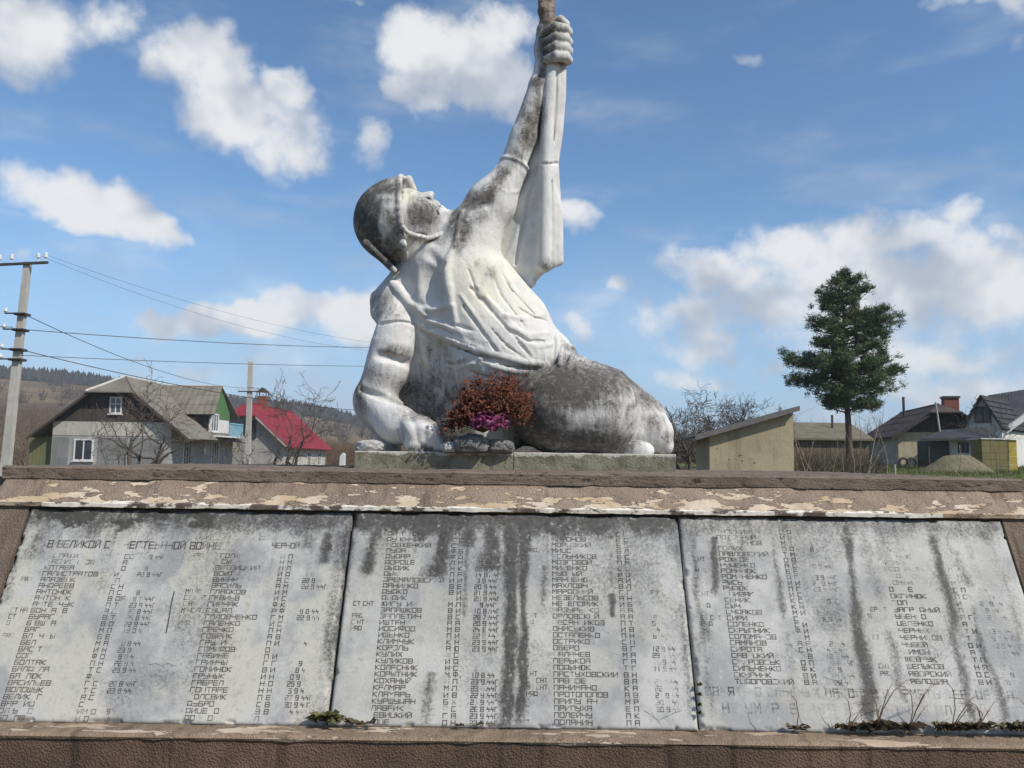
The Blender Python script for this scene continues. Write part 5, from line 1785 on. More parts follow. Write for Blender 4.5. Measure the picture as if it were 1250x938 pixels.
# ---- red-roofed house
o2 = at(241, 560, 66.0); o2.z = tz(o2.x, o2.y)
h2, fr, g = hip_house('village_house', 'house with crimson metal half-hipped roof and plain grey gable', o2, 0, 7.0, 15.0, 2.95, 6.15, 1.25, M_RED, M_GREYPLASTER, M_GREYPLASTER, over=.6, corr=34)
cap(fr, (g['W'] / 2, g['ridge0'], g['Hr'] + .03), (g['W'] / 2, g['L'] + g['og'], g['Hr'] + .03), .08, M_RED, h2)
window(h2, fr, 3.75, 4.7, 3.3, 4.6, -0.05, mull=1, mat=M_IRON)
m = MB(); m.box((g['W'] - .02, .02, -.4), (g['W'] + .03, 14.9, 2.9), fr); m.build('side_wall', M_PALEPLASTER, h2)
for a in (3.2, 7.6, 11.6):
    window(h2, fr, a, a + 1.3, .9, 2.2, g['W'] + .03, side=True, sgn=1, mull=1)
m = MB(); m.box((3.2, 4.6, 5.6), (4.0, 5.3, 7.0), fr); ch = m.build('chimney', M_BRICKRED, h2)
m = MB(); m.prism([fr(3.1, 4.5, 7.35), fr(4.1, 4.5, 7.35), fr(3.6, 4.5, 7.75)], fr(0, .9, 0) - fr(0, 0, 0)); m.build('chimney_hood', M_IRON, ch)
for u in (3.15, 3.95):
    for v in (4.55, 5.25):
        m = MB(); m.box((u, v, 7.0), (u + .06, v + .06, 7.36), fr); m.build('hood_leg', M_IRON, ch)

# ---- brown-roofed cottage on the rise (right)
o3 = at(1097, 560, 52.0); o3.z = tz(o3.x, o3.y) - .15
h3, fr, g = hip_house('village_house', 'low cottage with dark brown roof, cream gable wall and a brick chimney', o3, 12, 5.4, 9.5, 2.35, 4.2, .85, M_DARKROOF, M_CREAM, M_DARKWOOD, over=.5, og=.7, corr=16)
cap(fr, (g['W'] / 2, g['ridge0'], g['Hr'] + .02), (g['W'] / 2, g['L'] + g['og'], g['Hr'] + .02), .06, M_DARKROOF, h3)
m = MB(); m.box((-.03, .1, -.5), (0.02, 9.4, 2.3), fr); m.build('side_wall', M_PALEPLASTER, h3)
window(h3, fr, 1.6, 2.2, .55, 1.05, 0.0, mull=1, mat=M_IRON, sill=False)
m = MB(); m.box((3.6, 2.6, 2.6), (4.5, 3.3, 4.75), fr); ch = m.build('chimney', M_BRICKRED, h3)
m = MB(); m.box((3.53, 2.53, 4.75), (4.57, 3.37, 4.88), fr); m.build('chimney_cap', M_IRON, ch)
m = MB(); m.tube([fr(1.9, 6.0, 3.2), fr(1.9, 6.0, 5.1)], .09, 8); m.build('flue_pipe', M_IRON, h3)

# ---- charcoal-roofed house at the right edge
o4 = at(1180, 560, 50.0); o4.z = tz(o4.x, o4.y) - .1
root = empty('village_house', tuple(o4), 'tall house with charcoal tiled roof, white attic gable and dark garage front', 'house'); h4 = root
fr = frame(o4, 46)
ez, az_ = at(1180, 519, 50).z - o4.z, at(1195, 484, 50).z - o4.z
gw = 2.0; gm = gw / 2
m = MB(); m.prism([fr(0, 0, -.5), fr(gw, 0, -.5), fr(gw, 0, ez), fr(gm, 0, az_ - .15), fr(0, 0, ez)], fr(0, 5.0, 0) - fr(0, 0, 0)); m.build('attic_gable', M_WHITEWALL, root)
ks = (az_ - ez) / gm
for sg in (0, 1):
    U = (lambda u: u) if sg == 0 else (lambda u: gw - u)
    corrugated('gable_roof_plane', fr(U(-.18), -.35, ez - .18 * ks), fr(U(-.18), 5.2, ez - .18 * ks), fr(gm, 5.2, az_), fr(gm, -.35, az_), 12, .03, M_SLATEROOF, root, 6, th=.08)
window(root, fr, .55, 1.45, ez + .1, ez + 1.1, 0, mull=1, mat=M_IRON, sill=False)
# main roof behind it, its white wall and verge
q = [at(1208, 524, 54), at(1300, 530, 54), at(1300, 468, 58), at(1206, 483, 58)]
corrugated('main_roof_plane', q[0], q[1], q[2], q[3], 24, .03, M_SLATEROOF, root, 8)
x0, x1 = at(1214, 530, 54.5).x, at(1300, 530, 54.5).x
m = MB(); m.box((x0, 54.5, o4.z - .4), (x1, 62.0, at(1214, 526, 54.5).z)); m.build('wall', M_GREYPLASTER, root)
v = [at(1222, 527, 49), at(1229, 530, 49), at(1262, 506, 49), at(1262, 498, 49)]
m = MB(); m.prism(v, (0, .25, 0)); m.build('verge_board', M_WHITEWALL, root)
# porch and garage in front
q = [at(1124, 538, 45), at(1208, 536, 45), at(1206, 523, 47.5), at(1150, 527, 47.5)]
m = MB(); m.prism(q, (0, 0, .10)); m.build('porch_roof', M_SLATEROOF, root)
zg = tz(q[0].x, 46) - .2
m = MB(); m.box((at(1137, 550, 46).x, 46, zg), (at(1160, 550, 46).x, 47.6, at(1137, 538, 46).z)); m.build('garage_opening', M_IRON, root)  # dark block stands in for the shaded inside of the open garage
m = MB(); m.box((at(1160.3, 550, 45.8).x, 45.8, zg), (at(1204, 550, 45.8).x, 47.6, at(1160, 537.5, 45.8).z)); m.build('porch_wall', M_PALEPLASTER, root)
fw = frame((at(1160, 550, 45.8).x, 45.8, zg), 0)
zz = at(1170, 553, 45.8).z - zg
window(root, fw, .45, 1.05, zz, zz + .6, 0, mull=1, mat=M_IRON, sill=False)
window(root, fw, 1.35, 1.75, zz, zz + .45, 0, mull=0, mat=M_IRON, sill=False)
m = MB(); c = at(1133, 540, 45.3); m.tube([(c.x, 45.3, zg), (c.x, 45.3, c.z - .02)], .06, 8); m.build('porch_post', M_DARKWOOD, root)

# ---- mono-pitch shed
M_SHED = plaster('sand_rendered_wall', (0.335, 0.285, 0.185), (0.40, 0.34, 0.225))
M_FELT = simple('roofing_felt', (0.085, 0.082, 0.080), (0.15, 0.145, 0.14), 2, 0.9, 0.4)
DS = 26.0
a0, a1 = at(866, 531, DS), at(968, 502, DS)
zb = tz(a0.x, DS) - .3
shed = empty('shed', (a0.x, DS, zb), 'sand-rendered mono-pitch shed with a sloping felt roof beside the pine', 'shed')
m = MB(); dp = 3.4
m.prism([(a0.x, DS, zb), (a1.x, DS, zb), (a1.x, DS, a1.z), (a0.x, DS, a0.z)], (0.34, dp, 0)); m.build('wall', M_SHED, shed)
m = MB(); sl = (a1.z - a0.z) / (a1.x - a0.x)
rx0, rx1 = a0.x - .52, a1.x + .12
p = [(rx0, DS - .28, a0.z + sl * (rx0 - a0.x) + .02), (rx1, DS - .28, a0.z + sl * (rx1 - a0.x) + .02), (rx1 + .38, DS + dp + .3, a0.z + sl * (rx1 - a0.x) + .02), (rx0 + .38, DS + dp + .3, a0.z + sl * (rx0 - a0.x) + .02)]
m.prism(p, (0, 0, .10)); m.build('roof', M_FELT, shed)
m = MB(); m.prism([(rx0, DS - .30, p[0][2] - .06), (rx1, DS - .30, p[1][2] - .06), (rx1, DS - .30, p[1][2] + .085), (rx0, DS - .30, p[0][2] + .085)], (0, .018, 0)); m.build('fascia_board', simple('grey_fascia', (.12, .115, .11), (.18, .17, .165), 3, .9, .3), shed)
M_PATCH = simple('chipped_render_spot', (0.10, 0.085, 0.06), (0.2, 0.17, 0.12), 8, .95, .5)
for (px, py, r_) in ((903, 556, .07), (906, 563, .05), (890, 561, .04), (921, 565, .05), (875, 548, .04)):
    c = at(px, py, DS); mm = MB(); n_ = 9
    ring = [(c.x + r_ * rnd.uniform(.6, 1.2) * math.cos(6.283 * i / n_), DS - .006, c.z + .6 * r_ * rnd.uniform(.6, 1.2) * math.sin(6.283 * i / n_)) for i in range(n_)]
    mm.prism(ring, (0, .02, 0)); mm.build('chipped_spot', M_PATCH, shed)

# ---- long low barn behind the pine
DBn = 50.0
b0, b1 = at(925, 521, DBn), at(1060, 521, DBn)
zb = tz(b0.x, DBn) - .3
barn = empty('barn', ((b0.x + b1.x) / 2, DBn, zb), 'low grey-brown plank barn behind the pine tree', 'barn')
M_BARN = simple('weathered_barn_plank', (0.135, 0.105, 0.075), (0.19, 0.15, 0.11), 1.2, .95, .5, .02, stretch=(4, 4, .5))
nb = 26; wdt = (b1.x - b0.x) / nb
for i in range(nb):
    x = b0.x + i * wdt
    m = MB(); m.box((x + .012, DBn, zb), (x + wdt - .012, DBn + .05 + .015 * (i % 2), b0.z - .75 - .02 * (i % 3))); m.build('plank', M_BARN, barn)
m = MB(); m.prism([(b0.x - .2, DBn - .3, b0.z - .8), (b1.x + .2, DBn - .3, b0.z - .8), (b1.x + .2, DBn + 3.2, b0.z + .35), (b0.x - .2, DBn + 3.2, b0.z + .35)], (0, 0, .12)); m.build('roof', simple('mossy_barn_roof', (.14, .125, .085), (.19, .17, .12), 1.5, .95, .5), barn)
m = MB(); m.box((b0.x + .03, DBn + .1, zb), (b1.x - .03, DBn + 3.0, b0.z - .8)); m.build('inner_wall', M_DARKWOOD, barn)
m = MB(); c = at(1016, 521, DBn + 2); m.tube([(c.x, DBn + 2, c.z - .6), (c.x, DBn + 2, c.z + .75)], .07, 6); m.build('flue_pipe', M_IRON, barn)

# ---- stack of blocks under a white sheet, heap of gravel, posts
c0, c1 = at(1199, 558, 40.0), at(1231, 537, 40.0); c0.z = tz(c0.x, 40.5) + .12
stack = empty('block_stack', (c0.x, 40, c0.z - .2), 'ochre block stack with yellow end and pale cover sheet beside the gravel heap', 'stack')
hh = (c1.z - c0.z + .2) / 5
for r in range(5):
    for q in range(3):
        x = c0.x + q * .43
        m = MB(); m.box((x + .006, 40 + .006 * (r % 2), c0.z - .2 + r * hh + .006), (x + .424, 41.0, c0.z - .2 + (r + 1) * hh - .006)); m.build('block', M_OCHRESTACK, stack)
for r in range(4):
    m = MB(); m.box((c1.x + .02, 40.05, c0.z - .2 + r * hh * 1.25 + .006), (c1.x + .42, 40.9, c0.z - .2 + (r + 1) * hh * 1.25 - .006)); m.build('foam_block', M_YELLOW, stack)
m = MB(); m.prism([(c0.x - .04, 39.95, c1.z + .012), (c1.x + .1, 39.95, c1.z + .012), (c1.x + .68, 39.95, c1.z + .05), (c1.x + .68, 41.05, c1.z + .05), (c0.x - .04, 41.05, c1.z + .012)], (0, 0, .05)); m.build('cover_sheet', M_WHITE, stack)


def heap(px0, px1, py_top, Y, mat, name, label, cat, seed, depth=1.6):
    c = at((px0 + px1) / 2, py_top, Y); w = at(px1, py_top, Y).x - at(px0, py_top, Y).x
    zb = tz(c.x, Y) - .1
    n = 40
    u, v = np.meshgrid(np.linspace(-1, 1, n), np.linspace(-1, 1, n), indexing='ij')
    r = np.hypot(u, v)
    z = (c.z - zb) * np.clip(np.exp(-(r * 1.6) ** 3) - .04, -.1, 1) + (fbm(u * 5, v * 5, None, 4, seed) - .5) * .22
    V = np.stack([c.x + u * w / 2, Y + v * depth, zb + z], -1).reshape(-1, 3)
    i = np.arange(n - 1)[:, None] * n; j = np.arange(n - 1)[None, :]
    Q = np.stack([i + j, i + n + j, i + n + j + 1, i + j + 1], -1).reshape(-1, 4)
    o = link_mesh(name, np_mesh(name, V, Q), mat, None, True)
    return tag(o, label, cat, kind='stuff')


M_GRAVEL = simple('gravel', (0.165, 0.150, 0.085), (0.24, 0.21, 0.14), 6, .95, .9, .08, bscale=18)
heap(1110, 1226, 555, 38.0, M_GRAVEL, 'gravel_heap', 'low heap of sandy gravel on the lawn before the garage', 'gravel', 5)
for (px, py0, py1, Y, r_, mt, lb) in ((1092, 567, 588, 24.0, .035, M_PALEPLASTER, 'short pale stake standing in the lawn edge'),):
    a, b = at(px, py0, Y), at(px, py1, Y)
    m = MB(); m.tube([(a.x, Y, a.z), (a.x, Y, tz(a.x, Y) - .1)], r_, 8)
    o = m.build('stake', mt); tag(o, lb, 'stake')
# tyres leaning by the cottage wall
for i, px in enumerate((1103, 1113)):
    c = on_ground(px, 49.5); c.z += .27
    m = MB(); ring = [Vector((c.x + .27 * math.cos(6.283 * k / 14), 49.5, c.z + .27 * math.sin(6.283 * k / 14))) for k in range(15)]
    m.tube(ring, .085, 7, cap=False)
    tyre = m.build('tyre', M_IRON, None, True)
    tag(tyre, 'black tyre leaning by the cream cottage wall', 'tyre', 'tyres by the cottage')
# small white grave marker beyond the ledge, left of the figure
g0, g1 = at(413, 575, 30.0), at(420, 553, 30.0)
m = MB(); m.prism([(g0.x, 30, tz(g0.x, 30) - .1), (g1.x, 30, tz(g0.x, 30) - .1), (g1.x + .02, 30, g1.z - .05), (g1.x - .05, 30, g1.z), (g0.x + .04, 30, g1.z - .12)], (0, .25, 0))
tag(m.build('marker_stone', M_WHITEWALL), 'leaning white marker stone right of the red-roofed house', 'stone')
# ================================================================== poles and wires
def pole(px, py_top, Y, w_top, w_bot, lean, label, arms, px_bot):
    top = at(px, py_top, Y); bx = at(px_bot, 572, Y).x
    zb = tz(bx, Y) - .3
    root = empty('power_pole', (bx, Y, zb), label, 'pole')
    # carry the visible lean down to the ground
    zvis = at(px_bot, 572, Y).z
    sx = (top.x - bx) / (top.z - zvis)
    b = Vector((bx + sx * (zb - zvis), Y, zb))
    m = MB()
    h = lambda p, w: [(p.x - w / 2, p.y - w * .4, p.z), (p.x + w / 2, p.y - w * .4, p.z), (p.x + w / 2, p.y + w * .4, p.z), (p.x - w / 2, p.y + w * .4, p.z)]
    m.hexa(h(b, w_bot) + h(top, w_top)); m.build('post', M_CONC, root)
    tips = []
    for (dz, l0, l1, tilt) in arms:
        c = Vector((top.x - sx * dz, Y - w_top * .55, top.z - dz))
        m = MB(); m.hexa([c + Vector(v) for v in ((-l0, -.03, -.03 - tilt * l0), (l1, -.03, -.03 + tilt * l1), (l1, .03, -.03 + tilt * l1), (-l0, .03, -.03 - tilt * l0), (-l0, -.03, .03 - tilt * l0), (l1, -.03, .03 + tilt * l1), (l1, .03, .03 + tilt * l1), (-l0, .03, .03 - tilt * l0))])
        arm = m.build('crossarm', M_IRON, root)
        for s in (-l0 + .06, -l0 * .5, l1 * .55, l1 - .06):
            q = c + Vector((s, 0, .03 + tilt * s))
            mi = MB(); mi.tube([q, q + Vector((0, 0, .09)), q + Vector((0, 0, .10)), q + Vector((0, 0, .20)), q + Vector((0, 0, .23))], [.018, .018, .052, .045, .02], 8)
            mi.build('insulator', M_INSUL, arm)
            tips.append(q + Vector((0, 0, .17)))
    return root, tips, top, sx


M_INSUL = simple('glazed_insulator', (0.62, 0.64, 0.68), (0.70, 0.72, 0.75), 5, .25, .0, spec=.6)
p1, t1, top1, sx1 = pole(34, 320, 20.0, .15, .215, 0, 'thick leaning concrete power pole beside the grey house', [(.06, .72, .56, .06)], 7)
p2, t2, top2, sx2 = pole(306, 442, 46.0, .24, .30, 0, 'thin upright concrete power pole before the red-roofed house', [(1.72, .62, .62, 0.02)], 302)
for dz in (1.35, 1.75, 2.25, 2.5):                                    # bands on the leaning pole
    c = Vector((top1.x - sx1 * dz, 20.0, top1.z - dz)); w = .125 + .010 * dz
    m = MB(); m.box((c.x - w, 20 - w * .95, c.z - .03), (c.x + w, 20 + w * .95, c.z + .03)); b = m.build('band', M_IRON, p1)
    m = MB(); m.tube([c + Vector((-.34, -.16, .0)), c + Vector((.18, -.16, .0))], .02, 6); m.build('bracket', M_IRON, p1)
    mi = MB(); mi.tube([c + Vector((-.32, -.16, .0)), c + Vector((-.32, -.16, .05)), c + Vector((-.32, -.16, .13))], [.015, .05, .03], 8); mi.build('insulator', M_INSUL, p1)


def wire(a, b, sag, r, label, n=26):
    a, b = Vector(a), Vector(b)
    pts = [a.lerp(b, i / n) - Vector((0, 0, sag * 4 * (i / n) * (1 - i / n))) for i in range(n + 1)]
    m = MB(); m.tube(pts, r, 4)
    return tag(m.build('overhead_wire', M_IRON, None, True), label, 'wire', 'overhead wires')


p3, t3, top3, sx3 = pole(604, 425, 38.0, .20, .28, 0, 'concrete power pole standing in the field behind the statue', [(.10, .55, .55, 0.0)], 604)
wire(t1[3], t3[3], .9, .0045, 'thin overhead wire from the leaning pole crossarm passing behind the statue')
wire(t1[2], t3[2], 1.2, .0045, 'faint overhead wire dipping from the leaning pole towards the bare tree')
wire(Vector((top1.x - sx1 * 1.35 + .1, 19.85, top1.z - 1.35)), t2[3], .55, .010, 'sagging overhead cable between the two concrete poles')
wire(Vector((top1.x - sx1 * 1.75 + .1, 19.85, top1.z - 1.75)), t3[0], .25, .012, 'taut upper overhead cable running from the leaning pole to the right')
wire(Vector((top1.x - sx1 * 2.4 + .1, 19.85, top1.z - 2.4)), at(603, 446, 38), .15, .010, 'taut lower overhead cable running from the leaning pole to the right')
wire(Vector((top1.x - sx1 * 2.3 + .1, 19.85, top1.z - 2.25)), at(603, 500, 38), .7, .012, 'long overhead cable drooping over the grey house ridge')
wire(Vector((top1.x - sx1 * 1.75 - .1, 19.85, top1.z - 1.7)), at(-60, 388, 19), .05, .010, 'overhead cable leaving the leaning pole away from the houses')
wire(t1[0], at(-60, 355, 19), .05, .008, 'thin wire leaving the crossarm end of the leaning pole')
# slanting pole behind the cottage roof
a, b = at(1142, 491, 47.0), at(1149, 535, 47.0)
m = MB(); m.tube([(b.x + (b.x - a.x) * .8, 47, tz(b.x, 47) - .2), (a.x, 47, a.z)], [.055, .045], 8)
rt = m.build('clothes_pole', M_CONC); tag(rt, 'slender leaning concrete pole before the brown cottage roof', 'pole')

# ================================================================== trees
def bark(name, c1, c2):
    return simple(name, c1, c2, 5, .95, .9, .03, stretch=(1, 1, .35))


M_BARK = bark('grey_brown_bark', (0.070, 0.056, 0.045), (0.135, 0.112, 0.092))
M_PINEBARK = bark('pine_bark', (0.085, 0.060, 0.044), (0.15, 0.105, 0.075))
M_TWIG = bark('twig_bark', (0.085, 0.064, 0.050), (0.15, 0.118, 0.090))


def branch(m, p, d, length, r, depth, rr, segs=5, wig=.22, up=.05, minr=.006, fork=(2, 4), spread=.75, fine=None):
    pts, rad = [Vector(p)], [r]
    d = Vector(d).normalized(); p = Vector(p)
    kids = []
    for i in range(segs):
        d = (d + Vector((rr.gauss(0, wig), rr.gauss(0, wig), rr.gauss(0, wig) + up))).normalized()
        p = p + d * (length / segs)
        pts.append(p.copy()); rad.append(max(minr, r * (1 - .62 * (i + 1) / segs)))
        if depth > 0 and i >= 1:
            kids.append((p.copy(), d.copy(), rad[-1]))
    (fine if (fine is not None and depth <= 1) else m).tube(pts, rad, 6 if depth > 1 else 4 if depth == 1 else 3, cap=False)
    if depth > 0:
        n = rr.randint(*fork)
        for _ in range(n + 1):
            q, dd, rq = kids[rr.randrange(len(kids))] if _ else (pts[-1], d, rad[-1])
            nd = (dd + Vector((rr.gauss(0, spread), rr.gauss(0, spread), rr.gauss(.1, spread * .7)))).normalized()
            branch(m, q, nd, length * rr.uniform(.5, .8), rq * rr.uniform(.6, .85), depth - 1, rr, segs, wig * 1.1, up, minr, fork, spread, fine)


def bare_tree(px, Y, height, label, seed, stems=1, lean=(0, 0), r=.12, depth=4, spread=.75, name='bare_tree', wig=.2, group=None, minr=.008, fork=(2, 4)):
    g = on_ground(px, Y) - Vector((0, 0, .2))
    rr = random.Random(seed)
    root = empty(name, tuple(g), label, 'tree', group)
    trunk, crown = MB(), MB()
    for s in range(stems):
        d = Vector((lean[0] + rr.gauss(0, .28 if stems > 1 else .05), lean[1] + rr.gauss(0, .15), 1))
        branch(trunk, g + Vector((rr.gauss(0, .12) * (stems > 1), rr.gauss(0, .1), 0)), d, height * rr.uniform(.5, .62), r * rr.uniform(.75, 1), depth, rr, 6, wig, .06, minr, fork, spread, crown)
    trunk.build('trunk', M_BARK, root, True, False)
    crown.build('crown', M_TWIG, root, False, False)
    return root


bare_tree(168, 40.0, 4.7, 'gnarled many-stemmed bare tree before the grey gable', 3, stems=4, r=.17, spread=.85, minr=.011, fork=(1, 3))
bare_tree(152, 41.0, 3.9, 'slim crooked bare tree before the lit gable window', 8, stems=1, lean=(-.35, 0), r=.11, spread=.8, minr=.010, depth=3)
bare_tree(347, 42.0, 5.4, 'tall spreading bare tree before the red roof', 12, stems=4, lean=(.08, 0), r=.15, spread=.85, minr=.011, fork=(1, 3))
bare_tree(322, 41.0, 3.2, 'stubby pruned bare tree bending towards the thin pole', 17, stems=1, lean=(-.9, 0), r=.10, depth=3, spread=.8, minr=.010)
for i, (px, Y, h) in enumerate(((853, 40, 4.0), (872, 46, 3.4), (906, 44, 4.2), (930, 48, 3.0), (838, 38, 3.2), (958, 52, 3.8))):
    bare_tree(px, Y, h, ('bare orchard tree over the low eave of the shed', 'small bare orchard tree in the gap behind the low eave', 'rounded bare orchard tree above the middle of the shed roof', 'low bare orchard tree behind the upper roof of the shed', 'bare orchard tree beside the knee of the statue', 'bare orchard tree between the high eave of the shed and the pine')[i], 30 + i, stems=2, r=.11, spread=.85, group='orchard trees behind the shed', minr=.010)
bare_tree(1205, 46.0, 3.6, 'small dark bare tree before the white attic gable', 55, stems=3, r=.06, spread=.6, depth=3)


def sapling(px, Y, h, seed, label, lean, r=.025, col=None):
    g = on_ground(px, Y) - Vector((0, 0, .1)); rr = random.Random(seed)
    m = MB(); p = g.copy(); d = Vector((lean, 0, 1)).normalized(); pts, rad = [p.copy()], [r]
    for i in range(9):
        d = (d + Vector((rr.gauss(0, .10) - .03 * lean, rr.gauss(0, .08), .02 - abs(lean) * .05))).normalized(); p = p + d * h / 9
        pts.append(p.copy()); rad.append(r * (1 - .8 * (i + 1) / 9))
        if i > 2 and rr.random() < .7:
            e = p + Vector((rr.gauss(0, .18), rr.gauss(0, .15), rr.uniform(.1, .35))) * h * .3
            m.tube([p, p.lerp(e, .5) + Vector((0, 0, .04)), e], [r * .4, r * .3, r * .15], 3, cap=False)
    m.tube(pts, rad, 5)
    return tag(m.build('sapling', col or M_PALESTEM, None, True, False), label, 'sapling', 'bare stems by the pine')


M_PALESTEM = bark('pale_stem_bark', (0.22, 0.18, 0.135), (0.33, 0.28, 0.22))
for i, (px, Y, h, l) in enumerate(((980, 27, 2.7, -.35), (992, 27.5, 2.5, -.45), (1002, 28, 2.4, -.6), (1010, 28, 2.0, .15), (1040, 27, 2.3, -.1), (1045, 28, 2.8, .02), (1052, 27, 3.1, .08), (1058, 29, 3.0, .12), (1050, 28, 1.9, .3), (1080, 31, 3.2, .25), (1032, 27, 1.8, -.2), (976, 28, 1.9, .3), (1220, 30, 2.3, 0), (1165, 30, 1.6, .1), (1235, 31, 1.8, -.2))):
    sapling(px, Y, h, 100 + i, {12: 'lone thin stem standing before the ochre block stack', 13: 'lone thin stem standing before the gravel heap', 14: 'thin stem leaning beyond the yellow blocks', 9: 'tall slanting stem standing before the brown cottage wall'}.get(i, 'slim pale leafless stem growing on the rough ground around the pine'), l, .026)


# ---- the pine
def pine():
    Y = 40.0
    g = on_ground(1036, Y); top = at(1026, 332, Y)
    root = empty('pine_tree', tuple(g), 'tall dark green pine with an irregular crown beside the shed', 'tree')
    rr = random.Random(5); r = np.random.default_rng(5)
    mid = at(1036, 480, Y)
    H = top.z - g.z
    trunk = MB()
    def axis(t):
        z = g.z + H * t
        x = g.x + (top.x - g.x) * t ** 1.6
        return Vector((x + .05 * math.sin(t * 9), Y, z))
    pts = [axis(i / 20) for i in range(21)]
    trunk.tube([pts[0] - Vector((0, 0, .3))] + pts, [.20] + [.18 * (1 - .86 * i / 20) for i in range(21)], 10)
    tr = trunk.build('trunk', M_PINEBARK, root, True)
    limbs = MB()
    V, Q = [], []
    sc = Y / F                                                     # metres per picture pixel at the pine
    # crown half width left / right by height (px from the picture)
    hy = [332, 340, 355, 370, 385, 400, 415, 430, 440, 455, 470, 485, 498]
    wl = [3, 15, 34, 30, 30, 40, 40, 44, 74, 72, 60, 44, 30]
    wr = [3, 16, 32, 46, 50, 62, 50, 54, 52, 68, 68, 54, 34]
    zs = [at(1030, y, Y).z for y in hy]
    clumps = []
    n = 126
    reach = [(438, 3.0), (442, 3.3), (448, 2.9), (455, 3.25), (463, 3.1), (400, .15), (404, -.2), (452, .1), (462, -.15), (470, .2), (478, -.1), (386, .2), (472, 3.0), (360, 3.1)]
    for i in range(n + len(reach)):
        t = (i + rr.random()) / n
        y = 338 + (502 - 338) * t ** .85
        z = at(1030, y, Y).z
        th = (z - g.z) / H
        c = axis(min(th, .99))
        az = rr.uniform(0, 2 * math.pi)
        if i >= n:                                                 # the long limbs that stand out of the outline
            y, az = reach[i - n]; z = at(1030, y, Y).z; th = (z - g.z) / H; c = axis(min(th, .99))
        cx = math.cos(az)
        wid = np.interp(y, hy, wr if cx > 0 else wl) * sc
        ln = wid * (rr.uniform(.70, 1.06) if i < n else 1.02) * (1 if abs(cx) > .3 else .85)
        e = c + Vector((cx * ln, math.sin(az) * ln * .95, ln * rr.uniform(-.16, .30)))
        mdl = c.lerp(e, .55) + Vector((0, 0, -.06 * ln))
        limbs.tube([c - Vector((0, 0, .1)), mdl, e], [.035 + .012 * ln, .03, .012], 4, cap=False)
        for q in range(int(4 + ln * 4.6)):
            s = .22 + .84 * rr.random() ** .6
            p = (c.lerp(mdl, s / .55) if s < .55 else mdl.lerp(e, (s - .55) / .45)) + Vector((rr.gauss(0, .17), rr.gauss(0, .17), rr.gauss(.06, .10)))
            clumps.append((p, rr.uniform(.20, .36)))
    for i in range(26):                                            # leader
        p = axis(rr.uniform(.9, 1.0)) + Vector((rr.gauss(0, .14), rr.gauss(0, .14), rr.uniform(-.1, .15)))
        clumps.append((p, .2))
    limbs.build('limbs', M_PINEBARK, root, False, False)
    for (p, s) in clumps:
        k = 34
        d = r.normal(size=(k, 3)); d[:, 2] = np.abs(d[:, 2]) * .8 + .05 * d[:, 2]
        d /= np.linalg.norm(d, axis=1)[:, None]
        st = np.array(p) + r.normal(size=(k, 3)) * s * .30
        en = st + d * (s * r.uniform(.5, 1.0, (k, 1)))
        side = np.cross(d, r.normal(size=(k, 3))); side /= np.linalg.norm(side, axis=1)[:, None]
        side *= .020
        i0 = len(V) // 1
        V.extend(np.concatenate([st - side, st + side, en], 1).reshape(-1, 3))
    V = np.array(V); tri = np.arange(len(V)).reshape(-1, 3)
    me = np_mesh('crown', V, tri)
    mt = leafcol('pine_needles', ((0.055, 0.092, 0.042), (0.125, 0.165, 0.070), (0.065, 0.100, 0.046)), .6)
    cr = link_mesh('crown', me, mt, root)
    cr['kind'] = 'stuff'


pine()

# ================================================================== flowers, stones and weeds on the memorial
M_DRY = leafcol('dried_petals', ((0.060, 0.018, 0.012), (0.25, 0.115, 0.070), (0.11, 0.036, 0.024)))
M_STALK = simple('dry_stalk', (0.15, 0.085, 0.045), (0.28, 0.20, 0.13), 12, .9, .2)


def wrap_mat():
    m, n = newmat('magenta_wrap')
    col = n.mix(n.ss(n.noise(30, 4), .35, .65), (0.15, 0.022, 0.075), (0.42, 0.14, 0.27))
    n.finish(col, .35, .5)
    n.bump(n.noise(45, 4), .8, .01)
    return m


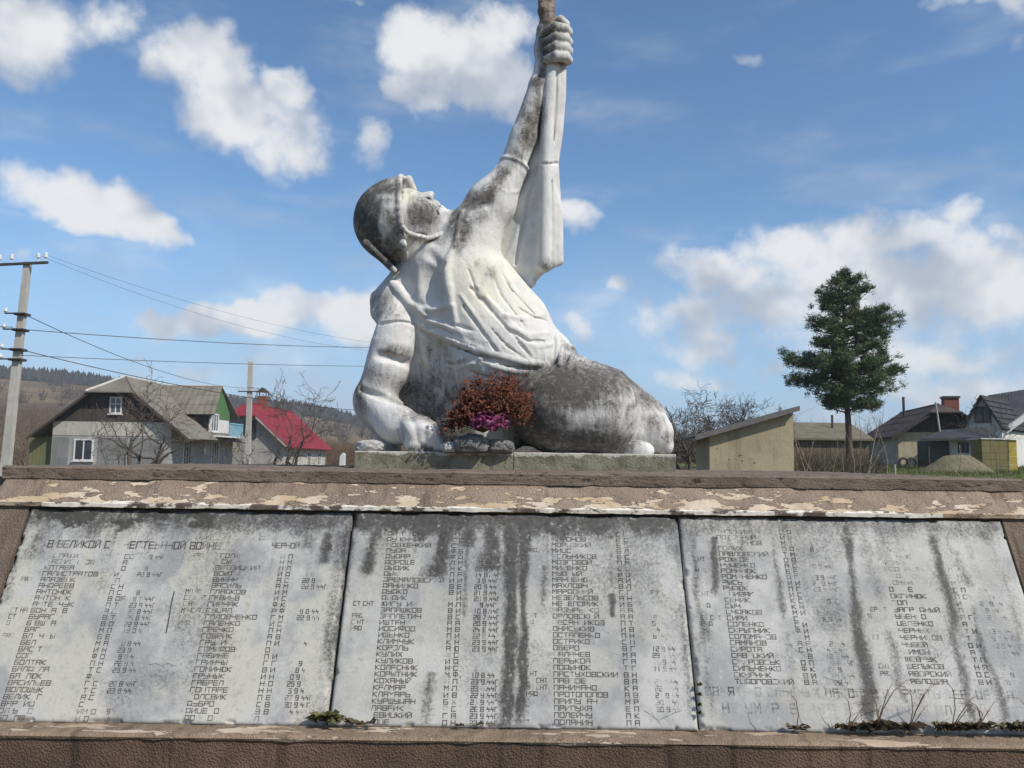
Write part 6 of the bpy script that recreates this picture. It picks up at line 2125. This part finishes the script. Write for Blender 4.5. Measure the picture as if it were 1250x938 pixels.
def bouquet():
    dep = -86                                                       # px in front of the figure's middle plane
    base = P(590, 548, dep + 6)
    root = empty('dried_bouquet', tuple(base), 'withered brown flower bouquet in magenta wrapping leaning on the statue', 'bouquet')
    rr = random.Random(9)
    stalks, bl = MB(), MB()
    tips = []
    foot = Vector(P(590, 528, dep + 10))
    for i in range(210):
        if i < 165:
            px = rr.uniform(564, 650); py = rr.uniform(458, 522)
            if px > 632: py = rr.uniform(478, 512)
            if px < 574: py = rr.uniform(470, 505)
            if 570 < px < 628: py = min(py, rr.uniform(490, 507))
        else:
            t = rr.random(); px = 578 - 38 * t + rr.gauss(0, 4); py = 496 + 26 * t ** 1.4 + rr.gauss(0, 5)
        e = Vector(P(px, py, dep + rr.uniform(-22, 26)))
        mdl = foot.lerp(e, .55) + Vector((rr.gauss(0, .02), rr.gauss(0, .02), .03))
        stalks.tube([foot, mdl, e], [.0028, .0022, .0016], 4, cap=False)
        for k in range(22):
            c = e.lerp(mdl, rr.random() ** 1.5 * .8) + Vector((rr.gauss(0, .017), rr.gauss(0, .017), rr.gauss(0, .020)))
            s = rr.uniform(.005, .0125)
            a = Vector((rr.gauss(0, 1), rr.gauss(0, 1), rr.gauss(0, 1))).normalized(); b = a.orthogonal().normalized(); n_ = a.cross(b)
            bl.poly([c - a * s, c + b * s * .6 + n_ * s * .3, c + a * s, c - b * s * .6 + n_ * s * .3])
    stalks.build('stalks', M_STALK, root, False, False)
    o = bl.build('withered_flowers', M_DRY, root, False, False); o['kind'] = 'stuff'
    # crumpled wrapping: torn sheets gathered round the stalks
    for (cx, cy, w, h, dd, sd) in ((596, 514, 23, 9, -22, 1), (604, 517, 20, 8, -16, 2), (586, 512, 17, 9, -18, 3)):
        m = MB(); nu_, nv_ = 30, 12
        u, v = np.meshgrid(np.linspace(-1, 1, nu_), np.linspace(-1, 1, nv_), indexing='ij')
        cr = (fbm(u * 3 + sd * 5, v * 2.2, None, 4, sd) - .5) * 26 + (fbm(u * 8 + sd, v * 6, None, 2, sd + 3) - .5) * 9
        for i in range(nu_):
            for j in range(nv_):
                rag = 1 + .35 * (float(vnoise(np.array([i * .55 + sd]), np.array([0.0]), None, sd)[0]) - .5)
                m.v.append(tuple(P(cx + w * u[i, j] * (1 - .25 * (v[i, j] + 1) * .5), cy + h * v[i, j] * rag + 2.5 * math.sin(4 * u[i, j] + sd), dep + dd + cr[i, j] + 10 * u[i, j] ** 2)))
        for i in range(nu_ - 1):
            for j in range(nv_ - 1):
                m.f.append((i * nv_ + j, (i + 1) * nv_ + j, (i + 1) * nv_ + j + 1, i * nv_ + j + 1))
        m.build('wrapping', M_WRAP, root, 40, False)


M_WRAP = wrap_mat()
bouquet()
M_STONE = simple('rubble_stone', (0.10, 0.098, 0.092), (0.30, 0.29, 0.275), 9, .95, .9, .02)
M_CHALK = simple('broken_plaster', (0.45, 0.44, 0.42), (0.62, 0.61, 0.59), 9, .95, .7, .02)


def rock(px, py, dep, rx, ry, rz, mat, label, seed, name='stone', cat='stone'):
    me = bpy.data.meshes.new(name); bm = bmesh.new()
    bmesh.ops.create_icosphere(bm, subdivisions=4, radius=1.0)
    c = np.array(P(px, py, dep))
    c[2] = z_pl + ry * PX * .86
    co = np.array([v.co for v in bm.verts])
    f = 1 + .55 * (fbm(co[:, 0] * 1.5 + seed, co[:, 1] * 1.5, co[:, 2] * 1.5, 4, seed) - .5) + .35 * (fbm(co[:, 0] * 5 + seed, co[:, 1] * 5, co[:, 2] * 5, 3, seed) - .5)
    co = np.sign(co) * np.abs(co) ** .8 * f[:, None] * np.array((rx, rz, ry)) * PX
    co[:, 2] = np.maximum(co[:, 2], -ry * PX * .87)
    for v, q in zip(bm.verts, co): v.co = q + c
    bm.to_mesh(me); bm.free()
    return tag(link_mesh(name, me, mat, None, True), label, cat)


rock(576, 542, -84, 20, 11, 13, M_STONE, 'jagged grey stone lying under the dried bouquet', 3)
rock(612, 546, -78, 15, 8, 10, M_STONE, 'smooth grey stone lying between bouquet and thigh', 5)
rock(548, 547, -82, 9, 6, 8, M_CHALK, 'small chalky fragment beside the planted fist', 8)
rock(452, 547, -40, 17, 7.5, 14, M_CHALK, 'white broken plaster lump on the plinth end beside the arm', 11)

M_LEAF = leafcol('weed_leaves', ((0.075, 0.095, 0.030), (0.16, 0.165, 0.060), (0.10, 0.085, 0.045)))
M_LEAFDRY = leafcol('dry_weed_leaves', ((0.050, 0.042, 0.028), (0.085, 0.080, 0.042), (0.12, 0.085, 0.055)))


def weed(px, py, n, size, mat, label, seed, stems=0, spread=1.0, group=None, v=None, stalk=.10):
    rr = random.Random(seed)
    x, vv = slab_hit(px, py)
    b = on_slab(x, min(vv, .995) if v is None else v, .012)
    root = empty('weed', tuple(b), label, 'weed', group)
    m = MB()
    for i in range(n):
        a = rr.uniform(0, math.pi * 2)
        d = Vector((math.cos(a) * spread, -abs(math.sin(a)) * .7 - .1, rr.uniform(.15, 1.0))).normalized()
        L_ = size * rr.uniform(.5, 1.1); w = L_ * rr.uniform(.12, .24)
        s = d.cross(Vector((0, -.5, 1))).normalized() * w
        o = b + Vector((rr.gauss(0, .3) * size * spread, -abs(rr.gauss(0, .12)) * size, rr.uniform(0, .1) * size))
        mid = o + d * L_ * .55; tip = o + d * L_ - Vector((0, 0, L_ * .25))
        m.poly([o, mid - s, tip, mid + s])
    m.build('leaves', mat, root, False, False)
    if stems:
        k = MB()
        for i in range(stems):
            h = stalk * rr.uniform(.6, 1.3); sx = rr.choice((-1, 1)) * rr.uniform(.3, 1.0)
            p = [b + Vector((sx * h * t * t * .9, -.02 - .05 * math.sin(t * 3) , h * math.sin(t * 1.9))) for t in (0, .25, .5, .75, 1)]
            k.tube(p, [.0016, .0015, .0013, .001, .0006], 4)
        k.build('stems', M_STALK, root, False, False)


weed(397, 880, 70, .060, M_LEAF, 'bright green grassy weed at the joint below the lichened slab', 1, 0, 1.0)
weed(436, 888, 12, .055, M_LEAFDRY, 'small dark sprawling weed at the foot of the twin-streaked slab', 2, 0, 1.6)
weed(572, 889, 8, .036, M_LEAFDRY, 'tiny two-leafed weed at the foot of the twin-streaked slab', 3, 0, 1.3)
for i, y in enumerate((838, 850, 862, 872)):
    weed(852, y, 46, .017, M_LEAF, 'moss tuft growing in the upright joint between two slabs', 20 + i, 0, .35, 'moss in the slab joint', slab_hit(852, y)[1])
for i, (px, n, s, st, lb) in enumerate(((968, 26, .035, 1, 'small dry weed on the sill below the larger closing lines'), (1030, 24, .04, 2, 'sparse dry weed tuft just before the broadest dark run'), (1064, 90, .060, 5, 'large withered weed clump with long stalks at the foot of the broadest dark run'),
                                     (1104, 60, .050, 4, 'withered weed clump with one tall upright stalk beside the largest clump'), (1155, 70, .052, 3, 'withered weed mat between the largest clump and the second dark run'), (1185, 70, .052, 4, 'withered weed mat at the foot of the second dark run'), (1238, 70, .055, 3, 'greenish withered weed at the outer end of the sill')))  :
    weed(px, 890, n, s, M_LEAFDRY, lb, 40 + i, st, 1.3, 'withered weeds on the sill', None, .13)
# ================================================================== the air
def haze():
    m = bpy.data.materials.new('haze')
    m.use_nodes = True
    nt = m.node_tree
    for n in list(nt.nodes):
        if n.type == 'BSDF_PRINCIPLED': nt.nodes.remove(n)
    out = next(n for n in nt.nodes if n.type == 'OUTPUT_MATERIAL')
    v = nt.nodes.new('ShaderNodeVolumePrincipled')
    v.inputs['Color'].default_value = (0.78, 0.86, 0.96, 1)
    v.inputs['Density'].default_value = 0.00042
    v.inputs['Anisotropy'].default_value = 0.0
    nt.links.new(v.outputs[0], out.inputs['Volume'])
    b = MB(); b.box((-4800, -4800, -3.0), (4800, 4800, 82.0))
    o = b.build('haze', m)
    tag(o, 'thin spring haze in the valley air', 'haze', kind='stuff')


haze()
